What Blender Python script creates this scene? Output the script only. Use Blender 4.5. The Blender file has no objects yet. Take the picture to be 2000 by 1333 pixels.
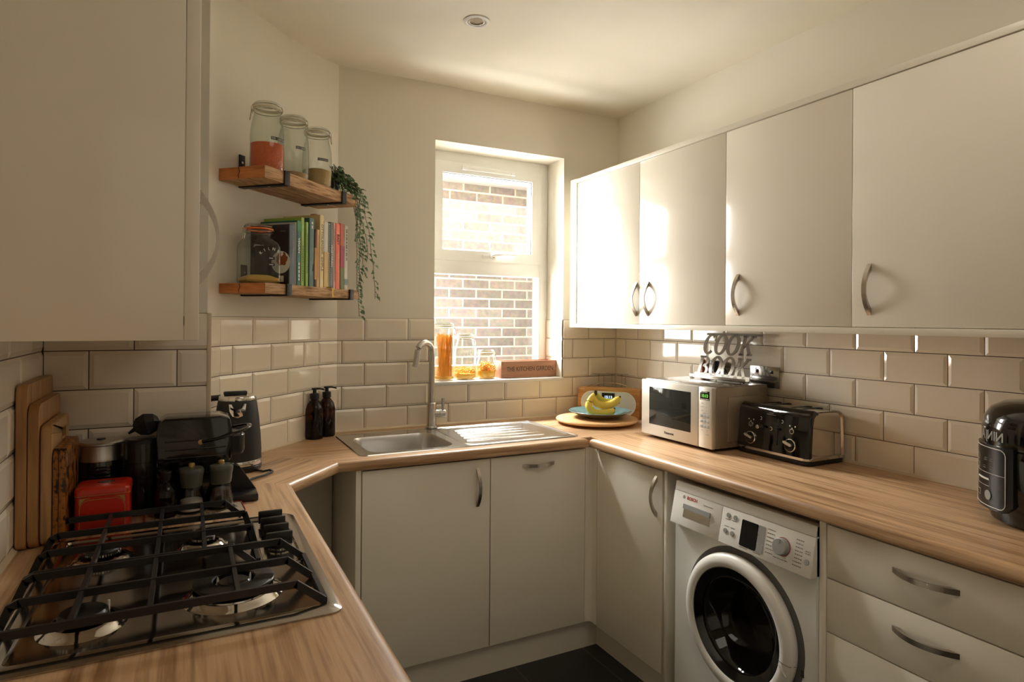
import bpy, bmesh, math, random
from mathutils import Vector, Matrix
R = math.radians
PI = math.pi
sc = bpy.context.scene
col = sc.collection

# ------------------------------------------------------------------ camera
cam_d = bpy.data.cameras.new('camera')
cam = bpy.data.objects.new('camera', cam_d)
col.objects.link(cam)
cam_d.sensor_width = 36.0
cam_d.lens = 22.060
cam_d.shift_y = -0.02217
cam_d.clip_start = 0.02
_yaw, _pit, _rol = 0.4771547, 0.0032923, 0.0074126
_F = Vector((math.sin(_yaw) * math.cos(_pit), math.cos(_yaw) * math.cos(_pit), math.sin(_pit)))
_R0 = Vector((math.cos(_yaw), -math.sin(_yaw), 0))
_U0 = _R0.cross(_F)
_Rr = _R0 * math.cos(_rol) + _U0 * math.sin(_rol)
_Ur = -_R0 * math.sin(_rol) + _U0 * math.cos(_rol)
m = Matrix((( _Rr.x, _Ur.x, -_F.x, -2.1056), (_Rr.y, _Ur.y, -_F.y, -2.8163), (_Rr.z, _Ur.z, -_F.z, 1.4077), (0, 0, 0, 1)))
cam.matrix_world = m
sc.camera = cam

# ------------------------------------------------------------------ exposure, world, sun, large lights
sc.view_settings.view_transform = 'Standard'
sc.view_settings.look = 'None'
sc.view_settings.gamma = 1.0
sc.view_settings.use_curve_mapping = False
sc.view_settings.exposure = 0.2
sc.cycles.max_bounces = 10
sc.cycles.diffuse_bounces = 6
sc.cycles.glossy_bounces = 5
sc.cycles.transparent_max_bounces = 24
sc.cycles.transmission_bounces = 8
sc.cycles.caustics_reflective = False
sc.cycles.caustics_refractive = False
sc.cycles.sample_clamp_indirect = 20.0
world = bpy.data.worlds.new('world')
sc.world = world
world.use_nodes = True
bg = world.node_tree.nodes['Background']
bg.inputs[0].default_value = (0.86, 0.92, 1.0, 1)
bg.inputs[1].default_value = 1.0

def light(name, kind, loc, target, energy, color, size=None, size_y=None, angle=None):
    d = bpy.data.lights.new(name, kind)
    d.energy = energy
    d.color = color
    if kind == 'AREA':
        d.shape = 'RECTANGLE'
        d.size = size
        d.size_y = size_y
    if angle is not None:
        d.angle = angle
    o = bpy.data.objects.new(name, d)
    col.objects.link(o)
    o.location = loc
    v = Vector(target) - Vector(loc)
    o.rotation_euler = v.to_track_quat('-Z', 'Y').to_euler()
    return o

light('sun', 'SUN', (-1.5, -3.5, 6.5), (0.2, 1.65, 1.2), 6.0, (1.0, 0.96, 0.90), angle=R(0.6))
light('sky_strip_fill', 'AREA', (-0.70, 1.12, 2.86), (-1.05, -0.9, 1.75), 500.0, (1.0, 0.97, 0.925), 2.2, 0.5)  # added lamp standing in for sky, kept above the view through the window
light('low_window_fill', 'AREA', (-0.75, 0.95, 0.70), (-0.75, -1.05, 1.60), 88.0, (1.0, 0.97, 0.925), 2.4, 0.6)  # added lamp below sill level, lifts the ceiling like bounce from the ground
light('side_window_fill', 'AREA', (-1.60, 1.45, 1.80), (-1.60, -1.0, 1.72), 185.0, (1.0, 0.97, 0.925), 1.4, 1.6)  # added lamp outside, hidden left of the window view, brightens the right wall
light('rear_fill', 'AREA', (-1.3, -4.5, 1.4), (-1.2, 0.0, 1.3), 2.2, (1.0, 0.90, 0.76), 1.5, 1.8)  # added soft fill inside the closed rear wall, no opening there
light('ceiling_fill', 'AREA', (-1.00, -2.45, 2.50), (-1.00, -2.40, 0.0), 6.0, (1.0, 0.92, 0.80), 1.0, 1.0)  # added fill panel under the ceiling, out of view, no fitting there

# ------------------------------------------------------------------ materials
MATS = {}

def srgb(r, g, b):
    f = lambda c: (c / 255 / 12.92) if c / 255 <= 0.04045 else ((c / 255 + 0.055) / 1.055) ** 2.4
    return (f(r), f(g), f(b), 1.0)

def pm(name, c, rough=0.5, metal=0.0, spec=0.5, coat=0.0, noise=None, bump=None, trans=0.0, emit=None, alpha=None, ior=None):
    """principled material; noise=(scale, amount, stretch) varies the base colour, bump=(scale, strength)"""
    mt = bpy.data.materials.new(name)
    mt.use_nodes = True
    nt = mt.node_tree
    b = nt.nodes['Principled BSDF']
    b.inputs['Base Color'].default_value = c
    b.inputs['Roughness'].default_value = rough
    b.inputs['Metallic'].default_value = metal
    b.inputs['Specular IOR Level'].default_value = spec
    b.inputs['Coat Weight'].default_value = coat
    b.inputs['Coat Roughness'].default_value = 0.08
    b.inputs['Transmission Weight'].default_value = trans
    if ior:
        b.inputs['IOR'].default_value = ior
    if alpha is not None:
        b.inputs['Alpha'].default_value = alpha
    if emit:
        b.inputs['Emission Color'].default_value = emit[0]
        b.inputs['Emission Strength'].default_value = emit[1]
    tc = nt.nodes.new('ShaderNodeTexCoord')
    if noise is None:
        noise = (6.0, 0.04, (1, 1, 1))
    mp = nt.nodes.new('ShaderNodeMapping')
    mp.inputs['Scale'].default_value = noise[2]
    nt.links.new(tc.outputs['Object'], mp.inputs[0])
    nz = nt.nodes.new('ShaderNodeTexNoise')
    nz.inputs['Scale'].default_value = noise[0]
    nz.inputs['Detail'].default_value = 4
    nt.links.new(mp.outputs[0], nz.inputs['Vector'])
    mx = nt.nodes.new('ShaderNodeMix')
    mx.data_type = 'RGBA'
    k = noise[1]
    mx.inputs[6].default_value = tuple(max(0, x * (1 - k)) for x in c[:3]) + (1,)
    mx.inputs[7].default_value = tuple(min(1, x * (1 + k)) for x in c[:3]) + (1,)
    nt.links.new(nz.outputs['Fac'], mx.inputs[0])
    nt.links.new(mx.outputs[2], b.inputs['Base Color'])
    if bump:
        n2 = nt.nodes.new('ShaderNodeTexNoise')
        n2.inputs['Scale'].default_value = bump[0]
        n2.inputs['Detail'].default_value = 3
        nt.links.new(mp.outputs[0], n2.inputs['Vector'])
        bp = nt.nodes.new('ShaderNodeBump')
        bp.inputs['Strength'].default_value = bump[1]
        bp.inputs['Distance'].default_value = 0.002
        nt.links.new(n2.outputs['Fac'], bp.inputs['Height'])
        nt.links.new(bp.outputs[0], b.inputs['Normal'])
    MATS[name] = mt
    return mt

def wood(name, stops, ang=0.0, scale=(1.5, 34.0, 34.0), rough=0.38, fine=3.0, axis='Z', dist=1.2, rot=None, lines=0.35):
    """wood grain: noise stretched along local x after turning the object space by ang"""
    mt = bpy.data.materials.new(name)
    mt.use_nodes = True
    nt = mt.node_tree
    b = nt.nodes['Principled BSDF']
    b.inputs['Roughness'].default_value = rough
    tc = nt.nodes.new('ShaderNodeTexCoord')
    mr = nt.nodes.new('ShaderNodeMapping')
    mr.inputs['Rotation'].default_value = rot if rot else (0, 0, ang)
    nt.links.new(tc.outputs['Object'], mr.inputs[0])
    mp = nt.nodes.new('ShaderNodeMapping')
    mp.inputs['Scale'].default_value = scale
    nt.links.new(mr.outputs[0], mp.inputs[0])
    n1 = nt.nodes.new('ShaderNodeTexNoise')
    n1.inputs['Scale'].default_value = 1.0
    n1.inputs['Detail'].default_value = 8
    n1.inputs['Roughness'].default_value = 0.62
    n1.inputs['Distortion'].default_value = dist * 0.2
    nt.links.new(mp.outputs[0], n1.inputs['Vector'])
    n2 = nt.nodes.new('ShaderNodeTexNoise')
    n2.inputs['Scale'].default_value = fine
    n2.inputs['Detail'].default_value = 6
    nt.links.new(mp.outputs[0], n2.inputs['Vector'])
    cr = nt.nodes.new('ShaderNodeValToRGB')
    e = cr.color_ramp.elements
    e[0].position, e[0].color = stops[0]
    e[1].position, e[1].color = stops[-1]
    for p, c in stops[1:-1]:
        q = e.new(p)
        q.color = c
    nt.links.new(n1.outputs['Fac'], cr.inputs[0])
    r2 = nt.nodes.new('ShaderNodeValToRGB')
    r2.color_ramp.elements[0].position = 0.34
    r2.color_ramp.elements[0].color = (1 - lines, 1 - lines * 1.15, 1 - lines * 1.3, 1)
    r2.color_ramp.elements[1].position = 0.52
    r2.color_ramp.elements[1].color = (1, 1, 1, 1)
    nt.links.new(n2.outputs['Fac'], r2.inputs[0])
    mx = nt.nodes.new('ShaderNodeMix')
    mx.data_type = 'RGBA'
    mx.blend_type = 'MULTIPLY'
    mx.inputs[0].default_value = 1.0
    nt.links.new(cr.outputs[0], mx.inputs[6])
    nt.links.new(r2.outputs[0], mx.inputs[7])
    nt.links.new(mx.outputs[2], b.inputs['Base Color'])
    bp = nt.nodes.new('ShaderNodeBump')
    bp.inputs['Strength'].default_value = 0.12
    bp.inputs['Distance'].default_value = 0.001
    nt.links.new(n2.outputs['Fac'], bp.inputs['Height'])
    nt.links.new(bp.outputs[0], b.inputs['Normal'])
    MATS[name] = mt
    return mt

def glassy(name, tint, edge, rough=0.02, gloss=1.0, body=0.0, bodycol=(0, 0, 0, 1)):
    """container glass: clear face on, darker where the wall of the glass is seen edge on, fresnel reflections"""
    mt = bpy.data.materials.new(name)
    mt.use_nodes = True
    nt = mt.node_tree
    for n in list(nt.nodes):
        nt.nodes.remove(n)
    out = nt.nodes.new('ShaderNodeOutputMaterial')
    lw = nt.nodes.new('ShaderNodeLayerWeight')
    lw.inputs[0].default_value = 0.25
    mx = nt.nodes.new('ShaderNodeMix')
    mx.data_type = 'RGBA'
    mx.inputs[6].default_value = tint
    mx.inputs[7].default_value = edge
    nt.links.new(lw.outputs['Facing'], mx.inputs[0])
    tr = nt.nodes.new('ShaderNodeBsdfTransparent')
    nt.links.new(mx.outputs[2], tr.inputs[0])
    gl = nt.nodes.new('ShaderNodeBsdfGlossy')
    gl.inputs[0].default_value = (gloss, gloss, gloss, 1)
    gl.inputs['Roughness'].default_value = rough
    fr = nt.nodes.new('ShaderNodeFresnel')
    ge = nt.nodes.new('ShaderNodeNewGeometry')
    mm = nt.nodes.new('ShaderNodeMath')
    mm.operation = 'MULTIPLY_ADD'
    mm.inputs[1].default_value = 1 / 1.42 - 1.42
    mm.inputs[2].default_value = 1.42
    nt.links.new(ge.outputs['Backfacing'], mm.inputs[0])
    nt.links.new(mm.outputs[0], fr.inputs[0])
    ms = nt.nodes.new('ShaderNodeMixShader')
    nt.links.new(fr.outputs[0], ms.inputs[0])
    nt.links.new(tr.outputs[0], ms.inputs[1])
    nt.links.new(gl.outputs[0], ms.inputs[2])
    last = ms
    if body > 0:
        df = nt.nodes.new('ShaderNodeBsdfDiffuse')
        df.inputs[0].default_value = bodycol
        m2 = nt.nodes.new('ShaderNodeMixShader')
        m2.inputs[0].default_value = body
        nt.links.new(ms.outputs[0], m2.inputs[1])
        nt.links.new(df.outputs[0], m2.inputs[2])
        last = m2
    nt.links.new(last.outputs[0], out.inputs[0])
    MATS[name] = mt
    return mt

pm('paint', srgb(234, 228, 214), 0.75, spec=0.25, bump=(18, 0.05), noise=(2.5, 0.02, (1, 1, 1)))
pm('ceiling_paint', srgb(238, 231, 215), 0.8, spec=0.2)
pm('tile_glaze', srgb(240, 230, 212), 0.07, spec=0.5, noise=(3.0, 0.03, (1, 1, 1)))
pm('grout', srgb(74, 58, 42), 0.9)
pm('sealant', srgb(216, 200, 172), 0.5)
pm('gloss_white', srgb(232, 224, 208), 0.16, spec=0.5, coat=0.25, noise=(2, 0.01, (1, 1, 1)))
pm('carcass_white', srgb(222, 214, 198), 0.45)
pm('carcass_inner', srgb(150, 140, 124), 0.6)
pm('upvc', srgb(240, 240, 236), 0.28)
pm('rubber_seal', srgb(40, 38, 36), 0.7)
pm('nickel', (0.50, 0.45, 0.39, 1), 0.24, 1.0, noise=(40, 0.08, (1, 1, 12)))
pm('steel', (0.60, 0.58, 0.55, 1), 0.22, 1.0, noise=(30, 0.05, (14, 1, 1)))
pm('steel_soft', (0.60, 0.58, 0.55, 1), 0.34, 1.0, noise=(30, 0.06, (14, 1, 1)))
pm('hob_steel', (0.42, 0.39, 0.36, 1), 0.14, 1.0, noise=(26, 0.05, (1, 10, 1)))
pm('chrome', (0.72, 0.70, 0.67, 1), 0.08, 1.0)
pm('stand_metal', (0.42, 0.41, 0.40, 1), 0.16, 1.0)
pm('tap_steel', (0.58, 0.56, 0.53, 1), 0.27, 1.0)
pm('iron', srgb(36, 33, 31), 0.42, 0.2, bump=(300, 0.1))
pm('enamel_black', srgb(22, 21, 20), 0.35)
pm('black_plastic', srgb(20, 20, 21), 0.28)
pm('black_matt', srgb(24, 24, 25), 0.5)
pm('black_gloss', srgb(12, 12, 12), 0.08, coat=0.4)
pm('dark_void', srgb(10, 10, 10), 0.8)
pm('slate', srgb(34, 32, 31), 0.42, noise=(9, 0.25, (1, 1, 1)), bump=(30, 0.3))
pm('bracket_black', srgb(30, 29, 28), 0.5, 0.3)
pm('screw', (0.6, 0.58, 0.55, 1), 0.3, 1.0)
pm('white_plastic', srgb(226, 222, 214), 0.3)
pm('grey_plastic', srgb(150, 150, 146), 0.35)
pm('grey_dark', srgb(92, 92, 90), 0.4)
pm('text_dark', srgb(60, 56, 52), 0.6)
pm('text_grey', srgb(120, 116, 110), 0.6)
pm('text_white', srgb(225, 222, 214), 0.5)
pm('text_red', srgb(176, 34, 30), 0.5)
pm('silver_paint', srgb(196, 190, 178), 0.3, 0.35)
pm('silver_side', srgb(158, 146, 130), 0.33, 0.6)
pm('green_led', srgb(40, 90, 20), 0.4, emit=((0.25, 0.8, 0.08, 1), 0.9))
pm('blue_led', srgb(180, 200, 255), 0.4, emit=((0.55, 0.7, 1.0, 1), 1.4))
pm('screen_dark', srgb(30, 31, 30), 0.12)
pm('lentils', srgb(214, 104, 58), 0.8, noise=(220, 0.35, (1, 1, 1)), bump=(260, 0.9))
pm('quinoa', srgb(190, 160, 104), 0.8, noise=(240, 0.2, (1, 1, 1)), bump=(260, 0.6))
pm('grain_tan', srgb(176, 142, 90), 0.8, noise=(240, 0.25, (1, 1, 1)), bump=(260, 0.6))
pm('flour_yellow', srgb(214, 176, 96), 0.85, noise=(90, 0.06, (1, 1, 1)))
pm('pasta', srgb(240, 176, 58), 0.5, noise=(60, 0.15, (1, 1, 1)))
pm('salt', srgb(214, 208, 200), 0.8, bump=(200, 0.8))
pm('pepper', srgb(58, 46, 36), 0.8, noise=(200, 0.6, (1, 1, 1)), bump=(200, 0.8))
pm('mill_green', srgb(82, 84, 74), 0.35)
pm('tin_red', srgb(196, 44, 22), 0.3, 0.0, coat=0.2)
pm('tin_gold', srgb(196, 160, 92), 0.35, 0.5)
pm('orange_rubber', srgb(232, 116, 46), 0.5)
pm('white_rubber', srgb(222, 214, 186), 0.5)
pm('banana', srgb(238, 206, 84), 0.45, noise=(18, 0.12, (1, 1, 1)))
pm('banana_green', srgb(196, 196, 78), 0.45, noise=(18, 0.15, (1, 1, 1)))
pm('banana_tip', srgb(58, 46, 26), 0.7)
pm('plate_teal', srgb(98, 128, 130), 0.18, noise=(14, 0.3, (1, 4, 1)))
pm('plate_rim', srgb(120, 110, 88), 0.3)
pm('board_round', srgb(222, 176, 122), 0.45, noise=(4, 0.1, (1, 14, 14)))
pm('leaf', srgb(62, 92, 44), 0.5, noise=(30, 0.35, (1, 1, 1)))
pm('leaf_pale', srgb(112, 134, 104), 0.55, noise=(30, 0.3, (1, 1, 1)))
pm('stem', srgb(86, 84, 52), 0.6)
pm('paper', srgb(222, 212, 190), 0.8, noise=(200, 0.08, (1, 1, 1)))
pm('cable_black', srgb(22, 22, 22), 0.45)
pm('tray_cloth', srgb(150, 130, 104), 0.7)
pm('red_trim', srgb(168, 34, 26), 0.6)
pm('dark_brick', srgb(92, 78, 66), 0.9, noise=(9, 0.3, (1, 1, 1)))
pm('slab_ext', srgb(150, 146, 140), 0.9)
pm('fascia_white', srgb(240, 240, 238), 0.5)
pm('roof_slate', srgb(120, 122, 124), 0.8, noise=(7, 0.2, (1, 1, 1)))
pm('reflector', srgb(120, 104, 84), 0.3, 0.7)

_wt = [(0.30, srgb(128, 94, 64)), (0.42, srgb(176, 138, 100)), (0.52, srgb(204, 168, 130)), (0.62, srgb(192, 154, 116)), (0.74, srgb(220, 188, 152))]
wood('worktop_x', _wt, 0.0, (1.1, 26, 26))
wood('worktop_y', _wt, R(90), (1.1, 26, 26))
wood('worktop_d', _wt, R(-45), (1.1, 26, 26))
wood('shelf_front', [(0.3, srgb(120, 84, 54)), (0.5, srgb(190, 150, 110)), (0.7, srgb(220, 184, 146))], 0, (5, 60, 60), 0.8, lines=0.5)
wood('shelf_end', [(0.3, srgb(150, 84, 40)), (0.5, srgb(190, 118, 62)), (0.7, srgb(200, 132, 76))], R(90), (6, 40, 40), 0.75, lines=0.2)
wood('board_a', [(0.3, srgb(150, 104, 60)), (0.5, srgb(186, 140, 90)), (0.7, srgb(204, 160, 108))], rot=(0, R(90), 0), scale=(2, 30, 30), lines=0.2)
wood('board_b', [(0.3, srgb(160, 112, 66)), (0.5, srgb(178, 132, 82)), (0.7, srgb(198, 152, 100))], rot=(0, R(90), 0), scale=(3, 22, 22), lines=0.15)
wood('board_c', [(0.3, srgb(176, 132, 84)), (0.5, srgb(196, 154, 104)), (0.7, srgb(214, 176, 126))], rot=(0, R(90), 0), scale=(2, 36, 36), lines=0.25)
wood('board_patterned', [(0.40, srgb(34, 24, 16)), (0.46, srgb(60, 38, 20)), (0.50, srgb(168, 104, 42)), (0.7, srgb(190, 124, 56))], scale=(38, 38, 34), lines=0.2)
wood('radio_wood', [(0.3, srgb(170, 112, 54)), (0.5, srgb(196, 138, 76)), (0.7, srgb(208, 152, 90))], 0, (3, 50, 50), 0.4, lines=0.2)
wood('crate_wood', [(0.3, srgb(146, 98, 72)), (0.5, srgb(172, 122, 92)), (0.7, srgb(184, 136, 104))], 0, (2, 24, 24), 0.6, lines=0.15)
wood('pin_wood', [(0.3, srgb(150, 84, 46)), (0.5, srgb(176, 106, 62)), (0.7, srgb(186, 120, 74))], rot=(0, R(90), 0), scale=(2, 30, 30), lines=0.15)

glassy('jar_glass', (0.93, 0.95, 0.93, 1), (0.50, 0.53, 0.48, 1))
glassy('clear_glass', (0.93, 0.93, 0.92, 1), (0.55, 0.53, 0.50, 1))
glassy('window_glass', (0.97, 0.98, 0.98, 1), (0.9, 0.93, 0.93, 1), rough=0.0)
glassy('amber_glass', (0.30, 0.13, 0.05, 1), (0.06, 0.03, 0.02, 1), body=0.25, bodycol=(0.02, 0.012, 0.008, 1))
glassy('smoke_glass', (0.42, 0.38, 0.35, 1), (0.2, 0.18, 0.17, 1), body=0.2, bodycol=(0.06, 0.05, 0.045, 1))
glassy('oven_glass', (0.10, 0.11, 0.10, 1), (0.04, 0.04, 0.04, 1), rough=0.05, body=0.35, bodycol=(0.05, 0.055, 0.05, 1))
glassy('drum_glass', (0.5, 0.5, 0.48, 1), (0.2, 0.2, 0.2, 1), rough=0.03)

def brick_mat():
    mt = bpy.data.materials.new('london_brick')
    mt.use_nodes = True
    nt = mt.node_tree
    b = nt.nodes['Principled BSDF']
    b.inputs['Roughness'].default_value = 0.9
    tc = nt.nodes.new('ShaderNodeTexCoord')
    mr = nt.nodes.new('ShaderNodeMapping')
    mr.inputs['Rotation'].default_value = (R(90), 0, 0)
    nt.links.new(tc.outputs['Object'], mr.inputs[0])
    br = nt.nodes.new('ShaderNodeTexBrick')
    br.offset = 0.5
    br.inputs['Color1'].default_value = srgb(150, 142, 132)
    br.inputs['Color2'].default_value = srgb(180, 168, 150)
    br.inputs['Mortar'].default_value = srgb(234, 226, 214)
    br.inputs['Scale'].default_value = 1.0
    br.inputs['Mortar Size'].default_value = 0.0075
    br.inputs['Mortar Smooth'].default_value = 0.2
    br.inputs['Brick Width'].default_value = 0.225
    br.inputs['Row Height'].default_value = 0.075
    nt.links.new(mr.outputs[0], br.inputs['Vector'])
    nz = nt.nodes.new('ShaderNodeTexNoise')
    nz.inputs['Scale'].default_value = 26
    nz.inputs['Detail'].default_value = 6
    nt.links.new(tc.outputs['Object'], nz.inputs['Vector'])
    mx = nt.nodes.new('ShaderNodeMix')
    mx.data_type = 'RGBA'
    mx.blend_type = 'OVERLAY'
    mx.inputs[0].default_value = 0.6
    nt.links.new(br.outputs['Color'], mx.inputs[6])
    nt.links.new(nz.outputs['Color'], mx.inputs[7])
    hs = nt.nodes.new('ShaderNodeHueSaturation')
    hs.inputs['Saturation'].default_value = 0.55
    nt.links.new(mx.outputs[2], hs.inputs['Color'])
    nt.links.new(hs.outputs[0], b.inputs['Base Color'])
    bp = nt.nodes.new('ShaderNodeBump')
    bp.inputs['Strength'].default_value = 0.5
    bp.inputs['Distance'].default_value = 0.01
    nt.links.new(br.outputs['Fac'], bp.inputs['Height'])
    bp.invert = True
    nt.links.new(bp.outputs[0], b.inputs['Normal'])
    MATS['london_brick'] = mt
brick_mat()

def slate_floor():
    mt = MATS['slate']
    nt = mt.node_tree
    b = nt.nodes['Principled BSDF']
    tc = nt.nodes.new('ShaderNodeTexCoord')
    br = nt.nodes.new('ShaderNodeTexBrick')
    br.offset = 0.0
    br.inputs['Color1'].default_value = srgb(36, 34, 33)
    br.inputs['Color2'].default_value = srgb(28, 27, 26)
    br.inputs['Mortar'].default_value = srgb(78, 70, 60)
    br.inputs['Scale'].default_value = 1.0
    br.inputs['Mortar Size'].default_value = 0.003
    br.inputs['Brick Width'].default_value = 0.33
    br.inputs['Row Height'].default_value = 0.33
    mp = nt.nodes.new('ShaderNodeMapping')
    mp.inputs['Location'].default_value = (0.585, 0.87, 0)
    nt.links.new(tc.outputs['Object'], mp.inputs[0])
    nt.links.new(mp.outputs[0], br.inputs['Vector'])
    nt.links.new(br.outputs['Color'], b.inputs['Base Color'])
slate_floor()

# ------------------------------------------------------------------ mesh helpers
def fin(o, ang=32):
    me = o.data
    for p in me.polygons:
        p.use_smooth = True
    try:
        me.set_sharp_from_angle(angle=R(ang))
    except Exception:
        pass

def obj(name, bm, mat, parent=None, ang=32, normals=True):
    if normals:
        bmesh.ops.recalc_face_normals(bm, faces=bm.faces[:])
    me = bpy.data.meshes.new(name)
    bm.to_mesh(me)
    bm.free()
    o = bpy.data.objects.new(name, me)
    col.objects.link(o)
    mats = mat if isinstance(mat, (list, tuple)) else [mat]
    for k in mats:
        me.materials.append(MATS[k])
    fin(o, ang)
    if parent:
        o.parent = parent
    return o

def thing(name, label, cat, loc=(0, 0, 0), rotz=0.0, group=None):
    o = bpy.data.objects.new(name, None)
    col.objects.link(o)
    o.empty_display_size = 0.05
    o.location = loc
    o.rotation_euler = (0, 0, rotz)
    o['label'] = label
    o['category'] = cat
    if group:
        o['group'] = group
    return o

def tag(o, label, cat, group=None):
    o['label'] = label
    o['category'] = cat
    if group:
        o['group'] = group
    return o

def struct(name, bm, mat, parent=None):
    o = obj(name, bm, mat, parent)
    if parent is None:
        o['kind'] = 'structure'
    return o

def B():
    return bmesh.new()

def box(bm, x0, x1, y0, y1, z0, z1, bev=0.0, seg=2, mi=0, mat=None):
    if x0 > x1: x0, x1 = x1, x0
    if y0 > y1: y0, y1 = y1, y0
    if z0 > z1: z0, z1 = z1, z0
    vs = [bm.verts.new((x, y, z)) for x in (x0, x1) for y in (y0, y1) for z in (z0, z1)]
    f = [(0, 1, 3, 2), (4, 6, 7, 5), (0, 4, 5, 1), (2, 3, 7, 6), (0, 2, 6, 4), (1, 5, 7, 3)]
    fs = [bm.faces.new([vs[i] for i in q]) for q in f]
    for q in fs:
        q.material_index = mi
    if bev > 0:
        es = list({e for q in fs for e in q.edges})
        r = bmesh.ops.bevel(bm, geom=es, offset=bev, segments=seg, affect='EDGES', profile=0.5)
        for q in r['faces']:
            q.material_index = mi
        vs = list({v for q in r['faces'] for v in q.verts} | {v for v in vs if v.is_valid})
    if mat is not None:
        for v in set(vs):
            if v.is_valid:
                v.co = mat @ v.co
    return vs

def lathe(bm, prof, n=32, c=(0, 0, 0), mi=0, cap0=True, cap1=True, mat=None, wob=None):
    rings = []
    for (r, z) in prof:
        if r < 1e-6:
            rings.append([bm.verts.new((c[0], c[1], c[2] + z))])
        else:
            rr = []
            for i in range(n):
                a = 2 * PI * i / n
                k = r * (wob(a) if wob else 1)
                rr.append(bm.verts.new((c[0] + k * math.cos(a), c[1] + k * math.sin(a), c[2] + z)))
            rings.append(rr)
    allv = [v for q in rings for v in q]
    for a, b in zip(rings[:-1], rings[1:]):
        if len(a) == 1 and len(b) == 1:
            continue
        for i in range(n):
            j = (i + 1) % n
            if len(a) == 1:
                f = bm.faces.new((a[0], b[j], b[i]))
            elif len(b) == 1:
                f = bm.faces.new((a[i], a[j], b[0]))
            else:
                f = bm.faces.new((a[i], a[j], b[j], b[i]))
            f.material_index = mi
    if cap0 and len(rings[0]) > 1:
        bm.faces.new(rings[0]).material_index = mi
    if cap1 and len(rings[-1]) > 1:
        bm.faces.new(rings[-1]).material_index = mi
    if mat is not None:
        for v in allv:
            v.co = mat @ v.co
    return allv

def frame_for(d, hint=Vector((0, 0, 1))):
    d = d.normalized()
    if abs(d.dot(hint)) > 0.95:
        hint = Vector((1, 0, 0))
    a = d.cross(hint).normalized()
    return a, a.cross(d).normalized()

def tube(bm, pts, r, n=10, mi=0, caps=True, rect=None, closed=False, hint=Vector((0, 0, 1))):
    """round (or rectangular) tube along pts; r float or list"""
    pts = [Vector(p) for p in pts]
    rs = r if isinstance(r, (list, tuple)) else [r] * len(pts)
    rings = []
    for i, p in enumerate(pts):
        if closed:
            d = pts[(i + 1) % len(pts)] - pts[i - 1]
        else:
            d = pts[min(i + 1, len(pts) - 1)] - pts[max(i - 1, 0)]
        a, b = frame_for(d, hint)
        if rect:
            w, h = rect
            q = [(w, h), (-w, h), (-w, -h), (w, -h)]
            rings.append([bm.verts.new(p + a * x * rs[i] + b * y * rs[i]) for x, y in q])
        else:
            rings.append([bm.verts.new(p + (a * math.cos(2 * PI * k / n) + b * math.sin(2 * PI * k / n)) * rs[i]) for k in range(n)])
    m_ = len(rings[0])
    pairs = list(zip(rings[:-1], rings[1:]))
    if closed:
        pairs.append((rings[-1], rings[0]))
    for a, b in pairs:
        for k in range(m_):
            f = bm.faces.new((a[k], a[(k + 1) % m_], b[(k + 1) % m_], b[k]))
            f.material_index = mi
    if caps and not closed:
        bm.faces.new(rings[0]).material_index = mi
        bm.faces.new(rings[-1]).material_index = mi
    return [v for q in rings for v in q]

def prism(bm, poly, z0, z1, mi=0, mat=None, bev=0.0, seg=2):
    a = [bm.verts.new((x, y, z0)) for x, y in poly]
    b = [bm.verts.new((x, y, z1)) for x, y in poly]
    n = len(poly)
    fs = [bm.faces.new(a[::-1]), bm.faces.new(b)]
    for i in range(n):
        fs.append(bm.faces.new((a[i], a[(i + 1) % n], b[(i + 1) % n], b[i])))
    for f in fs:
        f.material_index = mi
    vs = a + b
    if bev > 0:
        es = list({e for q in fs for e in q.edges})
        r = bmesh.ops.bevel(bm, geom=es, offset=bev, segments=seg, affect='EDGES', profile=0.5)
        for q in r['faces']:
            q.material_index = mi
        vs = list({v for q in r['faces'] for v in q.verts} | {v for v in vs if v.is_valid})
    if mat is not None:
        for v in set(vs):
            if v.is_valid:
                v.co = mat @ v.co
    return vs

def rrect(w, h, r, n=6, cx=0, cy=0):
    """rounded rectangle outline centred on cx, cy"""
    pts = []
    for sx, sy, a0 in ((1, 1, 0), (-1, 1, 90), (-1, -1, 180), (1, -1, 270)):
        for i in range(n + 1):
            a = R(a0 + 90 * i / n)
            pts.append((cx + sx * (w / 2 - r) + r * math.cos(a), cy + sy * (h / 2 - r) + r * math.sin(a)))
    return pts

def circ(r, n=32, cx=0, cy=0, ry=None):
    return [(cx + r * math.cos(2 * PI * i / n), cy + (ry or r) * math.sin(2 * PI * i / n)) for i in range(n)]

def ring_prism(bm, outer, inner, z0, z1, mi=0, mat=None):
    n = len(outer)
    L = [[bm.verts.new((x, y, z)) for x, y in P] for P, z in ((outer, z0), (outer, z1), (inner, z1), (inner, z0))]
    for k in range(4):
        a, b = L[k], L[(k + 1) % 4]
        for i in range(n):
            bm.faces.new((a[i], a[(i + 1) % n], b[(i + 1) % n], b[i])).material_index = mi
    vs = [v for q in L for v in q]
    if mat is not None:
        for v in vs:
            v.co = mat @ v.co
    return vs

def axes(o, x, y, z=None):
    """matrix with given origin and axis directions"""
    x = Vector(x).normalized()
    y = Vector(y).normalized()
    z = Vector(z).normalized() if z is not None else x.cross(y)
    return Matrix(((x.x, y.x, z.x, o[0]), (x.y, y.y, z.y, o[1]), (x.z, y.z, z.z, o[2]), (0, 0, 0, 1)))

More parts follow.
